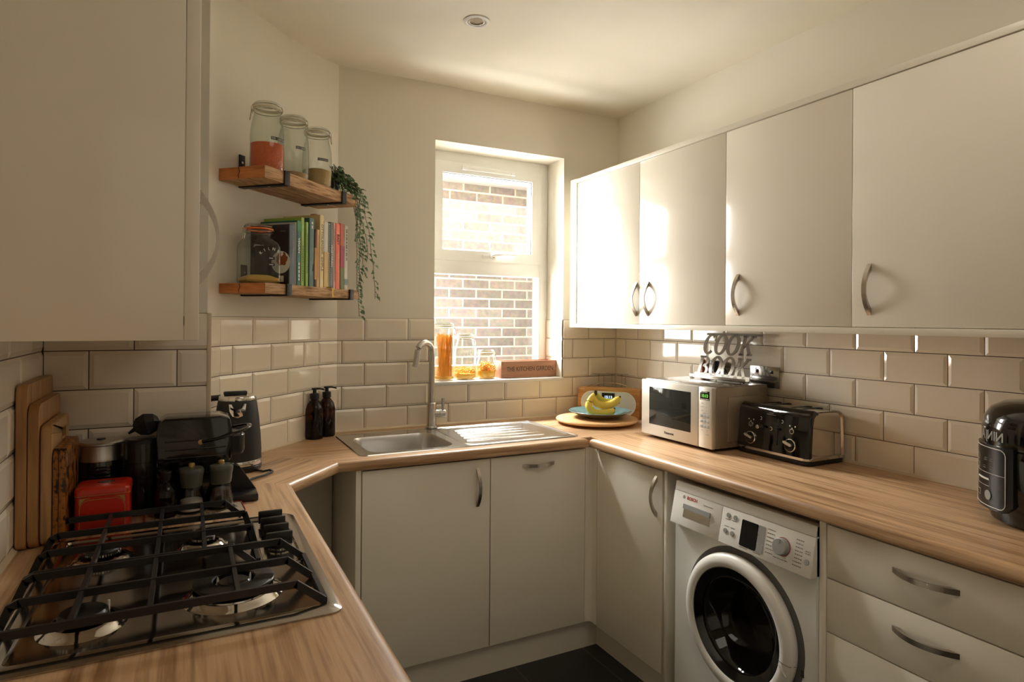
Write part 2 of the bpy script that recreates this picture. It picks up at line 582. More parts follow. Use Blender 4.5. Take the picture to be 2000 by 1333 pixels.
def text(name, s, size, o, xd, yd, mat, parent, ext=0.0004, sx=1.0, align='LEFT', sp=1.0, bold=0.0):
    cu = bpy.data.curves.new(name, 'FONT')
    cu.body = s
    cu.size = size
    cu.extrude = ext
    cu.offset = bold
    cu.align_x = align
    cu.space_character = sp
    cu.resolution_u = 3
    t = bpy.data.objects.new(name, cu)
    dg = bpy.context.evaluated_depsgraph_get()
    me = bpy.data.meshes.new_from_object(t)
    bpy.data.objects.remove(t)
    bpy.data.curves.remove(cu)
    M = axes(o, xd, yd) @ Matrix.Diagonal((sx, 1, 1, 1))
    me.transform(M)
    me.materials.clear()
    me.materials.append(MATS[mat])
    ob = bpy.data.objects.new(name, me)
    col.objects.link(ob)
    if parent:
        ob.parent = parent
    return ob

def arc_text(name, s, size, centre, rad, a0, a1, xd, yd, mat, parent, ext=0.0004):
    """letters on an arc, as one mesh"""
    bm = B()
    n = len(s)
    for i, ch in enumerate(s):
        a = R(a0 + (a1 - a0) * i / max(1, n - 1))
        p = Vector(centre) + Vector(xd) * rad * math.cos(a) + Vector(yd) * rad * math.sin(a)
        t = Vector(xd) * math.sin(a) - Vector(yd) * math.cos(a)
        u = Vector(xd) * math.cos(a) + Vector(yd) * math.sin(a)
        o = text('letter', ch, size, p, t, u, mat, None, ext, align='CENTER')
        bm.from_mesh(o.data)
        me = o.data
        bpy.data.objects.remove(o)
        bpy.data.meshes.remove(me)
    return obj(name, bm, mat, parent, normals=False)

HL, HH = 0.152, 0.029
def handle_bm(bm, M, w=0.013):
    """bow handle: along local x, out along z, flat width along y"""
    n = 18
    outer, inner = [], []
    for i in range(n + 1):
        t = -1 + 2 * i / n
        outer.append((t * HL / 2, HH * (1 - abs(t) ** 2.1)))
        inner.append((t * (HL / 2 - 0.020), (HH - 0.0045) * (1 - abs(t) ** 2.1)))
    rows = []
    for s in (-w / 2, w / 2):
        rows.append(([bm.verts.new(M @ Vector((x, s, z))) for x, z in outer], [bm.verts.new(M @ Vector((x, s, z))) for x, z in inner]))
    (o0, i0), (o1, i1) = rows
    for k in range(n):
        bm.faces.new((o0[k], o0[k + 1], o1[k + 1], o1[k]))
        bm.faces.new((i0[k], i1[k], i1[k + 1], i0[k + 1]))
        bm.faces.new((o0[k], i0[k], i0[k + 1], o0[k + 1]))
        bm.faces.new((o1[k], o1[k + 1], i1[k + 1], i1[k]))
    for a in ((o0[0], o1[0], i1[0], i0[0]), (o0[-1], i0[-1], i1[-1], o1[-1])):
        bm.faces.new(a)

def handle(parent, loc, along, out):
    bm = B()
    along = Vector(along); out = Vector(out)
    M = axes(loc, along, out.cross(along), out)
    handle_bm(bm, M)
    return obj('handle', bm, 'nickel', parent, ang=40)

# ------------------------------------------------------------------ room shell
XL, YP, XP = -2.436, -0.860, -2.056          # left wall plane, pier face, pier corner
CEIL = 2.53
DU = Vector((math.sqrt(.5), math.sqrt(.5), 0))   # along the diagonal wall
DN = Vector((math.sqrt(.5), -math.sqrt(.5), 0))  # out of the diagonal wall
D0 = Vector((-2.0, -0.442, 0))
YR = -4.6
WX0, WX1, WZ0, WZ1 = -1.066, -0.347, 1.107, 2.265   # window opening
WT = 1.312; WQ = 0.1014; TP = 0.202

bm = B(); box(bm, -2.9, 0.3, YR - 0.2, 0.3, -0.12, 0.0); struct('floor', bm, 'slate')
bm = B(); box(bm, -2.9, 0.3, YR - 0.2, 0.3, CEIL, CEIL + 0.16); struct('ceiling', bm, 'ceiling_paint')

bm = B()
box(bm, -1.90, WX0, 0.0, 0.30, 0.0, CEIL)
box(bm, WX1, 0.30, 0.0, 0.30, 0.0, CEIL)
box(bm, WX0, WX1, 0.0, 0.30, 0.0, WZ0 - 0.012)
box(bm, WX0, WX1, 0.0, 0.30, WZ1, CEIL)
wall_back = struct('wall_back', bm, 'paint')
bm = B(); box(bm, 0.0, 0.30, YR, 0.0, 0.0, CEIL); wall_right = struct('wall_right', bm, 'paint')

corner = [(-1.52, 0.0), (-1.613, -0.055), (-2.012, -0.454), (-2.056, -0.545)]
bm = B()
prism(bm, corner + [(XP, -0.60), (-2.9, -0.60), (-2.9, 0.30), (-1.90, 0.30), (-1.52, 0.02)], 0.0, CEIL)
wall_diag = struct('wall_corner', bm, 'paint')
bm = B()
prism(bm, [(XP, -0.60), (XP, YP), (XL, YP), (XL, YR), (-2.9, YR), (-2.9, -0.60)], 0.0, CEIL)
wall_left = struct('wall_left', bm, 'paint')
bm = B()
box(bm, -2.9, 0.3, YR - 0.2, YR, 0.0, CEIL)
struct('wall_rear', bm, 'paint')

# bevelled metro tiles --------------------------------------------------
def tile_run(bm, O, U, N, u0, u1, rows, hole=None):
    O = Vector(O); U = Vector(U); N = Vector(N)
    g = 0.0024
    def P(u, h, z):
        return O + U * u + N * h + Vector((0, 0, z))
    for (zb, zt, a, cz0, cz1) in rows:
        zlo, zhi = max(zb + g / 2, cz0), min(zt - g / 2, cz1)
        if zhi - zlo < 0.008:
            continue
        k = math.floor((u0 - a) / TP) - 1
        while a + k * TP < u1:
            ta, tb = a + k * TP + g / 2, a + (k + 1) * TP - g / 2
            k += 1
            segs = [(max(ta, u0), min(tb, u1))]
            if hole and zhi > hole[2]:
                ns = []
                for s0, s1 in segs:
                    if s0 < hole[0]: ns.append((s0, min(s1, hole[0])))
                    if s1 > hole[1]: ns.append((max(s0, hole[1]), s1))
                segs = ns
            for s0, s1 in segs:
                if s1 - s0 < 0.006:
                    continue
                il = 0.0105 if abs(s0 - ta) < 1e-6 else 0.0012
                ir = 0.0105 if abs(s1 - tb) < 1e-6 else 0.0012
                if il + ir > s1 - s0 - 0.002:
                    il = ir = (s1 - s0) * 0.2
                ib = 0.0105 if abs(zlo - (zb + g / 2)) < 1e-6 else 0.0012
                it = 0.0105 if abs(zhi - (zt - g / 2)) < 1e-6 else 0.0012
                h0, h1 = 0.0042, 0.0078
                base = [P(s0, 0, zlo), P(s1, 0, zlo), P(s1, 0, zhi), P(s0, 0, zhi)]
                rim = [P(s0, h0, zlo), P(s1, h0, zlo), P(s1, h0, zhi), P(s0, h0, zhi)]
                inn = [P(s0 + il, h1, zlo + ib), P(s1 - ir, h1, zlo + ib), P(s1 - ir, h1, zhi - it), P(s0 + il, h1, zhi - it)]
                vb = [bm.verts.new(p) for p in base]
                vr = [bm.verts.new(p) for p in rim]
                vi = [bm.verts.new(p) for p in inn]
                for i in range(4):
                    j = (i + 1) % 4
                    bm.faces.new((vb[i], vb[j], vr[j], vr[i]))
                    bm.faces.new((vr[i], vr[j], vi[j], vi[i]))
                bm.faces.new(vi)

def tiles_on(parent, runs, grouts):
    bm = B()
    for r in runs:
        tile_run(bm, *r)
    t = obj('tiling', bm, 'tile_glaze', parent, ang=10, normals=False)
    me = t.data
    bm = B()
    for (O, U, N, u0, u1, z0, z1) in grouts:
        O = Vector(O); U = Vector(U); N = Vector(N)
        M = Matrix(((U.x, N.x, 0, O.x), (U.y, N.y, 0, O.y), (0, 0, 1, 0), (0, 0, 0, 1)))
        box(bm, u0, u1, -0.004, 0.0034, z0, z1, mat=M)
    obj('grout', bm, 'grout', parent)
    return t

ZB = 0.9105
def rows_for(top, a_even, a_odd, zmin=ZB, zmax=None, q=WQ, n=6):
    """rows downward from joint `top` (row above it is even)"""
    zmax = zmax or top + q
    rs = []
    for i in range(n):
        zt = top + q - i * q
        rs.append((zt - q, zt, a_even if i % 2 == 0 else a_odd, zmin, zmax))
    return rs

TZ = WT + WQ
# right wall: u runs from the corner toward the camera (along -y)
tiles_on(wall_right, [((0, 0, 0), (0, -1, 0), (-1, 0, 0), 0.008, 3.2, rows_for(WT, 0.1907, 0.1907 + TP / 2))],
         [((0, 0, 0), (0, -1, 0), (-1, 0, 0), 0.0, 3.2, 0.9, TZ)])
# back wall: u runs along +x from x=-1.52; plus the return inside the window reveal
ub = -1.3972 + 1.52
tiles_on(wall_back, [((-1.52, 0, 0), (1, 0, 0), (0, -1, 0), 0.0, 1.512, rows_for(WT, ub, ub + TP / 2), (WX0 + 1.52, WX1 + 1.52, 1.1095)),
                     ((WX1, 0.0, 0), (0, 1, 0), (-1, 0, 0), 0.0, 0.163, rows_for(WT, 0.121, 0.121 + TP * 0.6, WZ0 + 0.004))],
         [((-1.52, 0, 0), (1, 0, 0), (0, -1, 0), 0.0, WX0 + 1.52, 0.9, TZ), ((-1.52, 0, 0), (1, 0, 0), (0, -1, 0), WX1 + 1.52, 1.52, 0.9, TZ),
          ((-1.52, 0, 0), (1, 0, 0), (0, -1, 0), WX0 + 1.52, WX1 + 1.52, 0.9, WZ0 - 0.006),
          ((WX1, 0.0, 0), (0, 1, 0), (-1, 0, 0), 0.0, 0.163, WZ0, TZ)])
# diagonal wall with its two narrow facets
f1 = Vector((-1.52, 0, 0)) - Vector((-1.613, -0.055, 0)); L1 = f1.length; f1.normalize(); n1 = Vector((f1.y, -f1.x, 0))
f2 = Vector((-2.012, -0.454, 0)) - Vector((-2.056, -0.545, 0)); L2 = f2.length; f2.normalize(); n2 = Vector((f2.y, -f2.x, 0))
P1 = Vector((-2.012, -0.454, 0)); LD = (Vector((-1.613, -0.055, 0)) - P1).length
da = 0.147 + 0.0170
tiles_on(wall_diag, [(P1, DU, DN, 0.001, LD - 0.001, rows_for(WT, da, da - TP / 2)),
                     ((-1.613, -0.055, 0), f1, n1, 0.001, L1 - 0.003, rows_for(WT, 0.0, 0.0)),
                     ((-2.056, -0.545, 0), f2, n2, 0.001, L2 - 0.001, rows_for(WT, 0.0, 0.0)),
                     ((XP, -0.60, 0), (0, 1, 0), (1, 0, 0), 0.0, 0.054, rows_for(WT, 0.0, 0.1))],
         [(P1, DU, DN, 0, LD, 0.9, TZ), ((-1.613, -0.055, 0), f1, n1, 0, L1, 0.9, TZ), ((-2.056, -0.545, 0), f2, n2, 0, L2, 0.9, TZ),
          ((XP, -0.60, 0), (0, 1, 0), (1, 0, 0), 0.0, 0.054, 0.9, TZ)])
# left wall, pier face and pier side
WTL = 1.3205
tiles_on(wall_left, [((XL, YP, 0), (1, 0, 0), (0, -1, 0), 0.008, XP - XL + 0.004, rows_for(WTL, 0.2045, 0.1037)),
                     ((XL, YP, 0), (0, -1, 0), (1, 0, 0), 0.008, 3.0, rows_for(WTL, 0.344, 0.344 + TP / 2)),
                     ((XP, YP, 0), (0, 1, 0), (1, 0, 0), 0.0, 0.26, rows_for(WTL, 0.0, 0.1))],
         [((XL, YP, 0), (1, 0, 0), (0, -1, 0), 0, XP - XL, 0.9, WTL + WQ), ((XL, YP, 0), (0, -1, 0), (1, 0, 0), 0, 3.0, 0.9, WTL + WQ),
          ((XP, YP, 0), (0, 1, 0), (1, 0, 0), 0, 0.26, 0.9, WTL + WQ)])
bm = B(); box(bm, XP - 0.001, XP + 0.0105, YP - 0.0095, YP + 0.003, 0.9105, WTL + WQ, 0.002)
obj('corner_bead', bm, 'sealant', wall_left)

# sealant beads where the tiles meet the worktop
bm = B()
sb = 0.0065
def bead(a, b, n):
    a = Vector(a); b = Vector(b); n = Vector(n)
    vs = [bm.verts.new(p + o) for p in (a, b) for o in (n * 0.006, n * (0.008 + sb), n * 0.006 + Vector((0, 0, sb + 0.003)))]
    for f in ((0, 1, 2), (3, 5, 4), (0, 3, 4, 1), (1, 4, 5, 2), (2, 5, 3, 0)):
        bm.faces.new([vs[i] for i in f])
bead((0, 0, 0.9102), (0, -2.9, 0.9102), (-1, 0, 0))
bead((-1.52, 0, 0.9102), (0, 0, 0.9102), (0, -1, 0))
bead((-1.613, -0.055, 0.9102), (-1.52, 0, 0.9102), n1)
bead(P1 + Vector((0, 0, 0.9102)), (-1.613, -0.055, 0.9102), DN)
bead((XL, YP, 0.9102), (XL, -3.3, 0.9102), (1, 0, 0))
bead((XL, YP, 0.9102), (XP, YP, 0.9102), (0, -1, 0))
struct('trim_1', bm, 'sealant')
bm = B(); box(bm, -0.0125, 0.0, -0.0125, 0.0, 0.912, TZ, 0.003); struct('trim_2', bm, 'sealant')

# ------------------------------------------------------------------ window
YW = 0.165
bm = B()
box(bm, WX0, WX1, -0.010, YW + 0.05, WZ0 - 0.012, WZ0 + 0.004, 0.002)
struct('trim_3', bm, 'upvc')
w1 = bpy.data.objects.new('window_1', None); col.objects.link(w1); w1['kind'] = 'structure'
fx0, fx1, fz0, fz1 = WX0 - 0.0, WX1, WZ0 + 0.004, WZ1
fw = 0.055
bm = B()
box(bm, fx0, fx0 + fw, YW, YW + 0.07, fz0, fz1, 0.004)
box(bm, fx1 - fw, fx1, YW, YW + 0.07, fz0, fz1, 0.004)
box(bm, fx0 + fw - 0.003, fx1 - fw + 0.003, YW + 0.0008, YW + 0.069, 2.212, fz1 - 0.0005, 0.001)
box(bm, fx0 + fw - 0.003, fx1 - fw + 0.003, YW + 0.0008, YW + 0.069, fz0 + 0.0005, fz0 + 0.062, 0.001)
box(bm, fx0 + fw - 0.003, fx1 - fw + 0.003, YW + 0.0008, YW + 0.069, 1.643, 1.718, 0.001)
obj('frame', bm, 'upvc', w1)
bm = B()
sx0, sx1, sz0, sz1 = fx0 + fw - 0.012, fx1 - fw + 0.008, 1.712, 2.214
o_ = [(sx0, sz0), (sx1, sz0), (sx1, sz1), (sx0, sz1)]
i_ = [(sx0 + 0.056, sz0 + 0.052), (sx1 - 0.056, sz0 + 0.052), (sx1 - 0.056, sz1 - 0.056), (sx0 + 0.056, sz1 - 0.056)]
M = Matrix(((1, 0, 0, 0), (0, 0, 1, YW - 0.008), (0, 1, 0, 0), (0, 0, 0, 1)))
ring_prism(bm, o_, i_, 0.0, 0.06, mat=M)
es = [e for e in bm.edges if abs(e.verts[0].co.y - (YW - 0.008)) < 1e-5 and abs(e.verts[1].co.y - (YW - 0.008)) < 1e-5]
pass
sash = obj('sash', bm, 'upvc', w1)
bm = B()
o2 = [(a + (0.001 if a < -0.7 else -0.001) * -1, b) for a, b in o_]
ii = [(sx0 + 0.055, sz0 + 0.051), (sx1 - 0.055, sz0 + 0.051), (sx1 - 0.055, sz1 - 0.055), (sx0 + 0.055, sz1 - 0.055)]
jj = [(a + (0.004 if a < -0.7 else -0.004), b + (0.004 if b < 1.9 else -0.004)) for a, b in ii]
ring_prism(bm, ii, jj, 0.012, 0.02, mat=M)
obj('gasket', bm, 'grey_plastic', w1)
bm = B(); box(bm, sx0 + 0.05, sx1 - 0.05, YW + 0.018, YW + 0.022, sz0 + 0.045, sz1 - 0.05); obj('pane', bm, 'window_glass', w1)
bm = B(); box(bm, fx0 + fw - 0.005, fx1 - fw + 0.005, YW + 0.022, YW + 0.026, fz0 + 0.055, 1.648); obj('pane', bm, 'window_glass', w1)
bm = B(); box(bm, -0.865, -0.560, YW - 0.020, YW - 0.006, 2.178, 2.202, 0.004); box(bm, -0.865, -0.840, YW - 0.024, YW - 0.008, 2.176, 2.188, 0.003); box(bm, -0.585, -0.560, YW - 0.024, YW - 0.008, 2.176, 2.188, 0.003)
obj('vent', bm, 'upvc', w1)
bm = B()
box(bm, -0.748, -0.668, YW - 0.020, YW - 0.006, 1.728, 1.748, 0.004)
lathe(bm, [(0.014, 0), (0.014, 0.018), (0.0, 0.018)], 20, mat=Matrix.Translation((-0.690, YW - 0.012, 1.739)) @ Matrix.Rotation(R(90), 4, 'X'))
tube(bm, [(-0.700, YW - 0.030, 1.742), (-0.66, YW - 0.036, 1.751), (-0.60, YW - 0.036, 1.7535), (-0.558, YW - 0.034, 1.7535)], [0.009, 0.008, 0.006, 0.005], 8)
wh = obj('handle', bm, 'upvc', w1)
bm = B(); lathe(bm, [(0.007, 0), (0.007, 0.002), (0.0, 0.002)], 16, mat=Matrix.Translation((-0.690, YW - 0.031, 1.739)) @ Matrix.Rotation(R(90), 4, 'X')); obj('key_lock', bm, 'grey_dark', wh)

# outside: neighbour's brick wall, fascia, roof edge, passage floor, our own wall above the window
YN = 1.65
bm = B(); box(bm, -4.5, 4.5, YN, YN + 0.2, -0.6, 2.62); struct('wall_outside', bm, 'london_brick')
bm = B(); box(bm, -4.5, 4.5, YN - 0.13, YN + 0.1, 2.46, 2.60, 0.004); struct('trim_4', bm, 'fascia_white')
bm = B(); prism(bm, [(YN - 0.20, 2.615), (YN - 0.20, 2.64), (YN + 3.0, 4.3), (YN + 3.0, 4.27)], -4.5, 4.5, mat=Matrix(((0, 0, 1, 0), (1, 0, 0, 0), (0, 1, 0, 0), (0, 0, 0, 1))))
struct('roof_outside', bm, 'roof_slate')
bm = B()
pts = [(x, YN - 0.20, 2.60) for x in (-4.5, 4.5)]
tube(bm, pts, 0.035, 12); struct('trim_5', bm, 'grey_plastic')
bm = B(); box(bm, -4.5, 4.5, 0.3, YN + 0.2, -0.7, -0.6); struct('ground_outside', bm, 'slab_ext')
bm = B(); box(bm, -4.5, 4.5, 0.0, 0.30, CEIL + 0.16, 3.20)  # unseen upper wall, height chosen to shade the neighbour's lower bricks
box(bm, -4.5, WX0 - 0.002, 0.301, 0.315, -0.6, CEIL + 0.16); box(bm, WX1 + 0.002, 4.5, 0.301, 0.315, -0.6, CEIL + 0.16)  # thin dark skin, unseen, added to cut light bounced onto the neighbour's wall
box(bm, WX0 - 0.002, WX1 + 0.002, 0.301, 0.315, -0.6, WZ0 - 0.02); box(bm, WX0 - 0.002, WX1 + 0.002, 0.301, 0.315, WZ1, CEIL + 0.16)
struct('wall_facade', bm, 'dark_brick')

# ------------------------------------------------------------------ recessed ceiling light
t = thing('downlight', 'small round recessed spotlight in the white ceiling', 'ceiling light', (-1.152, -0.665, CEIL))
bm = B(); lathe(bm, [(0.034, 0.0), (0.034, -0.005), (0.040, -0.007), (0.049, -0.004), (0.050, 0.0)], 40, cap0=False, cap1=False); obj('rim', bm, 'white_plastic', t)
bm = B(); lathe(bm, [(0.0335, -0.002), (0.031, -0.0045), (0.026, -0.004), (0.0255, 0.0)], 40, cap0=False, cap1=False); obj('inner_ring', bm, 'chrome', t)
bm = B(); lathe(bm, [(0.0255, -0.0008), (0.0, -0.0012)], 32, cap0=False); obj('lamp_lens', bm, 'reflector', t)

# ------------------------------------------------------------------ worktops
WH, WB = 0.910, 0.872
XF, YF, XLF = -0.594, -0.612, -1.822
A = Vector((XF, YF, 0)); Bc = Vector((-1.637, YF, 0)); Cc = Vector((XLF, -0.824, 0))
def nose(bm, p0, p1, out, m0, m1, r=0.016):
    """rounded front edge; m0, m1 shift the ends per unit of outward offset (mitres)"""
    p0 = Vector(p0); p1 = Vector(p1); out = Vector(out).normalized(); d = (p1 - p0).normalized()
    prof = [(-0.03, WH), (-r, WH)] + [(-r + r * math.sin(R(a)), WH - r + r * math.cos(R(a))) for a in (20, 40, 60, 80)] + [(0, WB + 0.010)] + [(-0.010 + 0.010 * math.cos(R(a)), WB + 0.010 - 0.010 * math.sin(R(a))) for a in (30, 60, 90)] + [(-0.03, WB)]
    L = [[], []]
    for s, (p, mm) in enumerate(((p0, m0), (p1, m1))):
        for o, z in prof:
            q = p + out * o + d * (o * mm)
            L[s].append(bm.verts.new((q.x, q.y, z)))
    n = len(prof)
    for i in range(n):
        j = (i + 1) % n
        bm.faces.new((L[0][i], L[0][j], L[1][j], L[1][i]))
    bm.faces.new(L[0]); bm.faces.new(L[1])
k = 0.03
tD = math.tan(R(67.5) / 1) if False else None
def unit(v): v = Vector(v); v.normalize(); return v
dBC = unit(Cc - Bc); nBC = Vector((-dBC.y, dBC.x, 0))
if nBC.x < 0: nBC = -nBC
phiB = math.acos(max(-1, min(1, Vector((0, -1, 0)).dot(nBC)))) / 2
phiC = math.acos(max(-1, min(1, Vector((1, 0, 0)).dot(nBC)))) / 2
tB, tC = math.tan(phiB), math.tan(phiC)

def inner(p, n_a, n_b, off):
    """corner point moved inwards by off from both edges"""
    b = (n_a + n_b).normalized()
    return p - b * (off / b.dot(n_a))
nS, nR_, nL = Vector((0, -1, 0)), Vector((-1, 0, 0)), Vector((1, 0, 0))
Ai, Bi, Ci = inner(A, nS, nR_, k), inner(Bc, nS, nBC, k), inner(Cc, nBC, nL, k)
# right run (grain along y)
bm = B()
prism(bm, [(Ai.x, Ai.y), (Ai.x, -3.0), (0.0, -3.0), (0.0, Ai.y)], WB, WH)
nose(bm, A, (XF, -3.0, 0), nR_, -1.0, 0.0)
wr = tag(obj('worktop', bm, 'worktop_y'), 'wood-effect worktop along the cabinets wall carrying the microwave and toaster', 'worktop', 'wood-effect laminate worktop pieces')
# sink run (grain along x) with the bowl cut out
hx0, hx1, hy0, hy1 = -1.505, -1.150, -0.520, -0.145
bm = B()
J1 = (-1.905, -0.345)
left_poly = [(Bi.x, Bi.y), (hx0, Bi.y), (hx0, 0.0), (-1.52, 0.0), (-1.613, -0.055), J1]
prism(bm, left_poly, WB, WH)
prism(bm, [(hx0, Bi.y), (hx1, Bi.y), (hx1, hy0), (hx0, hy0)], WB, WH)
prism(bm, [(hx0, hy1), (hx1, hy1), (hx1, 0.0), (hx0, 0.0)], WB, WH)
prism(bm, [(hx1, Bi.y), (Ai.x, Ai.y), (0.0, Ai.y), (0.0, 0.0), (hx1, 0.0)], WB, WH)
nose(bm, Bc, A, nS, tB, 1.0)
ws = tag(obj('worktop', bm, 'worktop_x'), 'wood-effect worktop under the window with the steel sink set in it', 'worktop', 'wood-effect laminate worktop pieces')
# diagonal piece
bm = B()
J2 = (-2.056, -0.690)
prism(bm, [(Bi.x, Bi.y), J1, (-2.012, -0.454), (-2.056, -0.545), J2, (Ci.x, Ci.y)], WB, WH)
nose(bm, Cc, Bc, nBC, -tC * -1, -tB, )
wd = tag(obj('worktop', bm, 'worktop_d'), 'short diagonal wood-effect worktop piece beside the black kettle', 'worktop', 'wood-effect laminate worktop pieces')
# left run (grain along y) with the hob on it
bm = B()
prism(bm, [(Ci.x, Ci.y), J2, (-2.056, YP), (XL, YP), (XL, -3.3), (Ci.x, -3.3)], WB, WH)
nose(bm, (XLF, -3.3, 0), Cc, nL, 0.0, -tC)
wl = tag(obj('worktop', bm, 'worktop_y'), 'wood-effect worktop in the foreground with the gas hob set in it', 'worktop', 'wood-effect laminate worktop pieces')

# ------------------------------------------------------------------ wall cabinets, right
CB, CT, CX = 1.395, 2.115, -0.330
def wall_cab(y0, y1, label, hy):
    t = thing('wall_cabinet', label, 'cabinet', (0.0, y0, CB), group='white gloss wall cabinets')
    w = y1 - y0
    bm = B()
    X = CX + 0.019
    box(bm, X, -0.001, 0.0, -0.016 * (1 if w < 0 else -1), 0, CT - CB)
    box(bm, X, -0.001, w, w + 0.016, 0, CT - CB)
    box(bm, X, -0.001, -0.016, w + 0.016, 0, 0.016)
    box(bm, X, -0.001, -0.016, w + 0.016, CT - CB - 0.016, CT - CB)
    box(bm, -0.010, -0.001, -0.016, w + 0.016, 0.016, CT - CB - 0.016)
    obj('carcass', bm, 'carcass_white', t)
    bm = B(); box(bm, CX, CX + 0.018, -0.0015, w + 0.0015, 0.001, CT - CB - 0.001, 0.0012)
    d = obj('door', bm, 'gloss_white', t)
    h = handle(d, (CX, hy - y0, 1.506 - CB), (0, 0, 1), (-1, 0, 0))
    h['label'] = 'brushed nickel bow handle'
    return t
wall_cab(-0.105, -0.606, 'first white gloss wall cabinet, beside the window, reflecting daylight', -0.587)
wall_cab(-0.606, -1.107, 'second white gloss wall cabinet from the window, its handle beside the first cabinet handle', -0.668)
wall_cab(-1.107, -1.607, 'third white gloss wall cabinet from the window, above the toaster', -1.168)
wall_cab(-1.607, -2.107, 'widest-looking white gloss wall cabinet, at the photo edge above the pressure cooker', -1.663)
bm = B(); box(bm, CX - 0.004, -0.001, -0.045, -0.104, 1.374, 2.140, 0.0015)
tag(obj('end_panel', bm, 'gloss_white'), 'narrow white end panel closing the wall cabinets beside the window', 'panel')
bm = B(); box(bm, CX - 0.004, CX + 0.03, -0.1045, -2.107, 1.374, 1.394, 0.0015)
tag(obj('light_rail', bm, 'gloss_white'), 'white light rail running under the wall cabinets', 'cabinet rail')
bm = B(); box(bm, CX - 0.004, -0.001, -0.1045, -2.107, 2.1165, 2.137, 0.0015)
tag(obj('top_rail', bm, 'gloss_white'), 'white board capping the tops of the wall cabinets', 'cabinet board')

# wall cabinet above the hob, seen from its side
t = thing('wall_cabinet', 'white wall cabinet above the hob seen from its side, nearest the camera', 'cabinet', (XL, -1.755, 1.374))
hl = CT + 0.02 - 1.374
bm = B()
box(bm, 0.001, XLF * 0 + 0.325, 0.0, 0.018, 0, hl, 0.001)
box(bm, 0.001, 0.325, 0.018, 0.885, 0.021, 0.037)
box(bm, 0.001, 0.325, 0.018, 0.885, hl - 0.03, hl - 0.014)
box(bm, 0.001, 0.010, 0.018, 0.885, 0.037, hl - 0.03)
box(bm, 0.001, 0.325, 0.869, 0.885, 0.021, hl - 0.014)
obj('carcass', bm, 'gloss_white', t)
bm = B(); box(bm, 0.326, 0.3455, 0.0, 0.598, 0.0, hl, 0.0012); d = obj('door', bm, 'gloss_white', t)
handle(d, (0.3455, 0.040, 1.534 - 1.374), (0, 0, 1), (1, 0, 0))

# ------------------------------------------------------------------ base cabinets
DZ0, DZ1 = 0.127, 0.864
def door_x(parent, y0, y1, xf, z0, z1, name='door'):
    bm = B(); box(bm, xf, xf + 0.018, y0, y1, z0, z1, 0.0012)
    return obj(name, bm, 'gloss_white', parent)
def door_y(parent, x0, x1, yf, z0, z1, name='door'):
    bm = B(); box(bm, x0, x1, yf, yf + 0.018, z0, z1, 0.0012)
    return obj(name, bm, 'gloss_white', parent)
YD, XD = -0.588, -0.571
# sink unit
t = thing('base_cabinet', 'white base cabinet under the sink bowl with an upright handle', 'cabinet')
bm = B(); box(bm, -1.550, -1.534, YD + 0.019, -0.03, 0.13, 0.868); box(bm, -1.060, -1.046, YD + 0.019, -0.03, 0.13, 0.868); box(bm, -1.534, -1.060, YD + 0.019, -0.03, 0.13, 0.146)
obj('carcass', bm, 'carcass_white', t)
d = door_y(t, -1.548, -1.045, YD, DZ0, DZ1)
handle(d, (-1.098, YD, 0.757), (0, 0, 1), (0, -1, 0))
t = thing('base_cabinet', 'white base unit under the drainer with a horizontal handle at its top', 'cabinet')
bm = B(); box(bm, -1.042, -1.028, YD + 0.019, -0.03, 0.13, 0.868); box(bm, -0.615, -0.600, YD + 0.019, -0.03, 0.13, 0.868); box(bm, -1.028, -0.615, YD + 0.019, -0.03, 0.13, 0.146)
obj('carcass', bm, 'carcass_white', t)
d = door_y(t, -1.041, -0.598, YD, DZ0, DZ1)
handle(d, (-0.826, YD, 0.820), (1, 0, 0), (0, -1, 0))
bm = B(); box(bm, -1.571, -1.552, YD, -0.16, 0.0, 0.871, 0.001)
tag(obj('end_panel', bm, 'gloss_white'), 'white panel on the left side of the sink unit beside the dark recess', 'panel')
bm = B()
prism(bm, [(-1.87, -0.355), (-1.572, -0.165), (-1.572, -0.182), (-1.87, -0.372)], 0.0, 0.871)
tag(obj('recess_panel', bm, 'carcass_white'), 'pale panel at the back of the dark recess under the diagonal worktop', 'panel')
# corner post
bm = B()
cv = [(-0.5965, YD), (-0.585, YD)] + [(-0.585 + 0.016 * math.sin(R(a)), YD - 0.016 + 0.016 * math.cos(R(a))) for a in (20, 45, 70)] + [(XD + 0.002, YD - 0.018), (XD, YD - 0.048), (XD + 0.02, YD - 0.048), (XD + 0.02, YD + 0.02), (-0.5965, YD + 0.02)]
prism(bm, cv, DZ0, 0.868)
tag(obj('corner_post', bm, 'gloss_white'), 'slim white curved post in the inner corner between the base cabinets', 'panel')
# corner door unit right
t = thing('base_cabinet', 'white corner base cabinet beside the washing machine with an upright handle', 'cabinet')
bm = B(); box(bm, XD + 0.019, -0.03, -1.056, -1.042, 0.13, 0.868); box(bm, XD + 0.019, -0.03, -1.042, -0.66, 0.13, 0.146)
obj('carcass', bm, 'carcass_white', t)
d = door_x(t, -1.044, YD - 0.050, XD, DZ0, DZ1)
handle(d, (XD, -1.012, 0.764), (0, 0, 1), (-1, 0, 0))
bm = B(); box(bm, XD - 0.001, -0.03, -1.072, -1.0575, 0.10, 0.871, 0.001); 
tag(obj('end_panel', bm, 'gloss_white'), 'white panel left of the washing machine', 'panel')
bm = B(); box(bm, XD - 0.001, -0.03, -1.683, -1.703, 0.0, 0.871, 0.001)
tag(obj('end_panel', bm, 'gloss_white'), 'white panel between the washing machine and the drawers', 'panel')
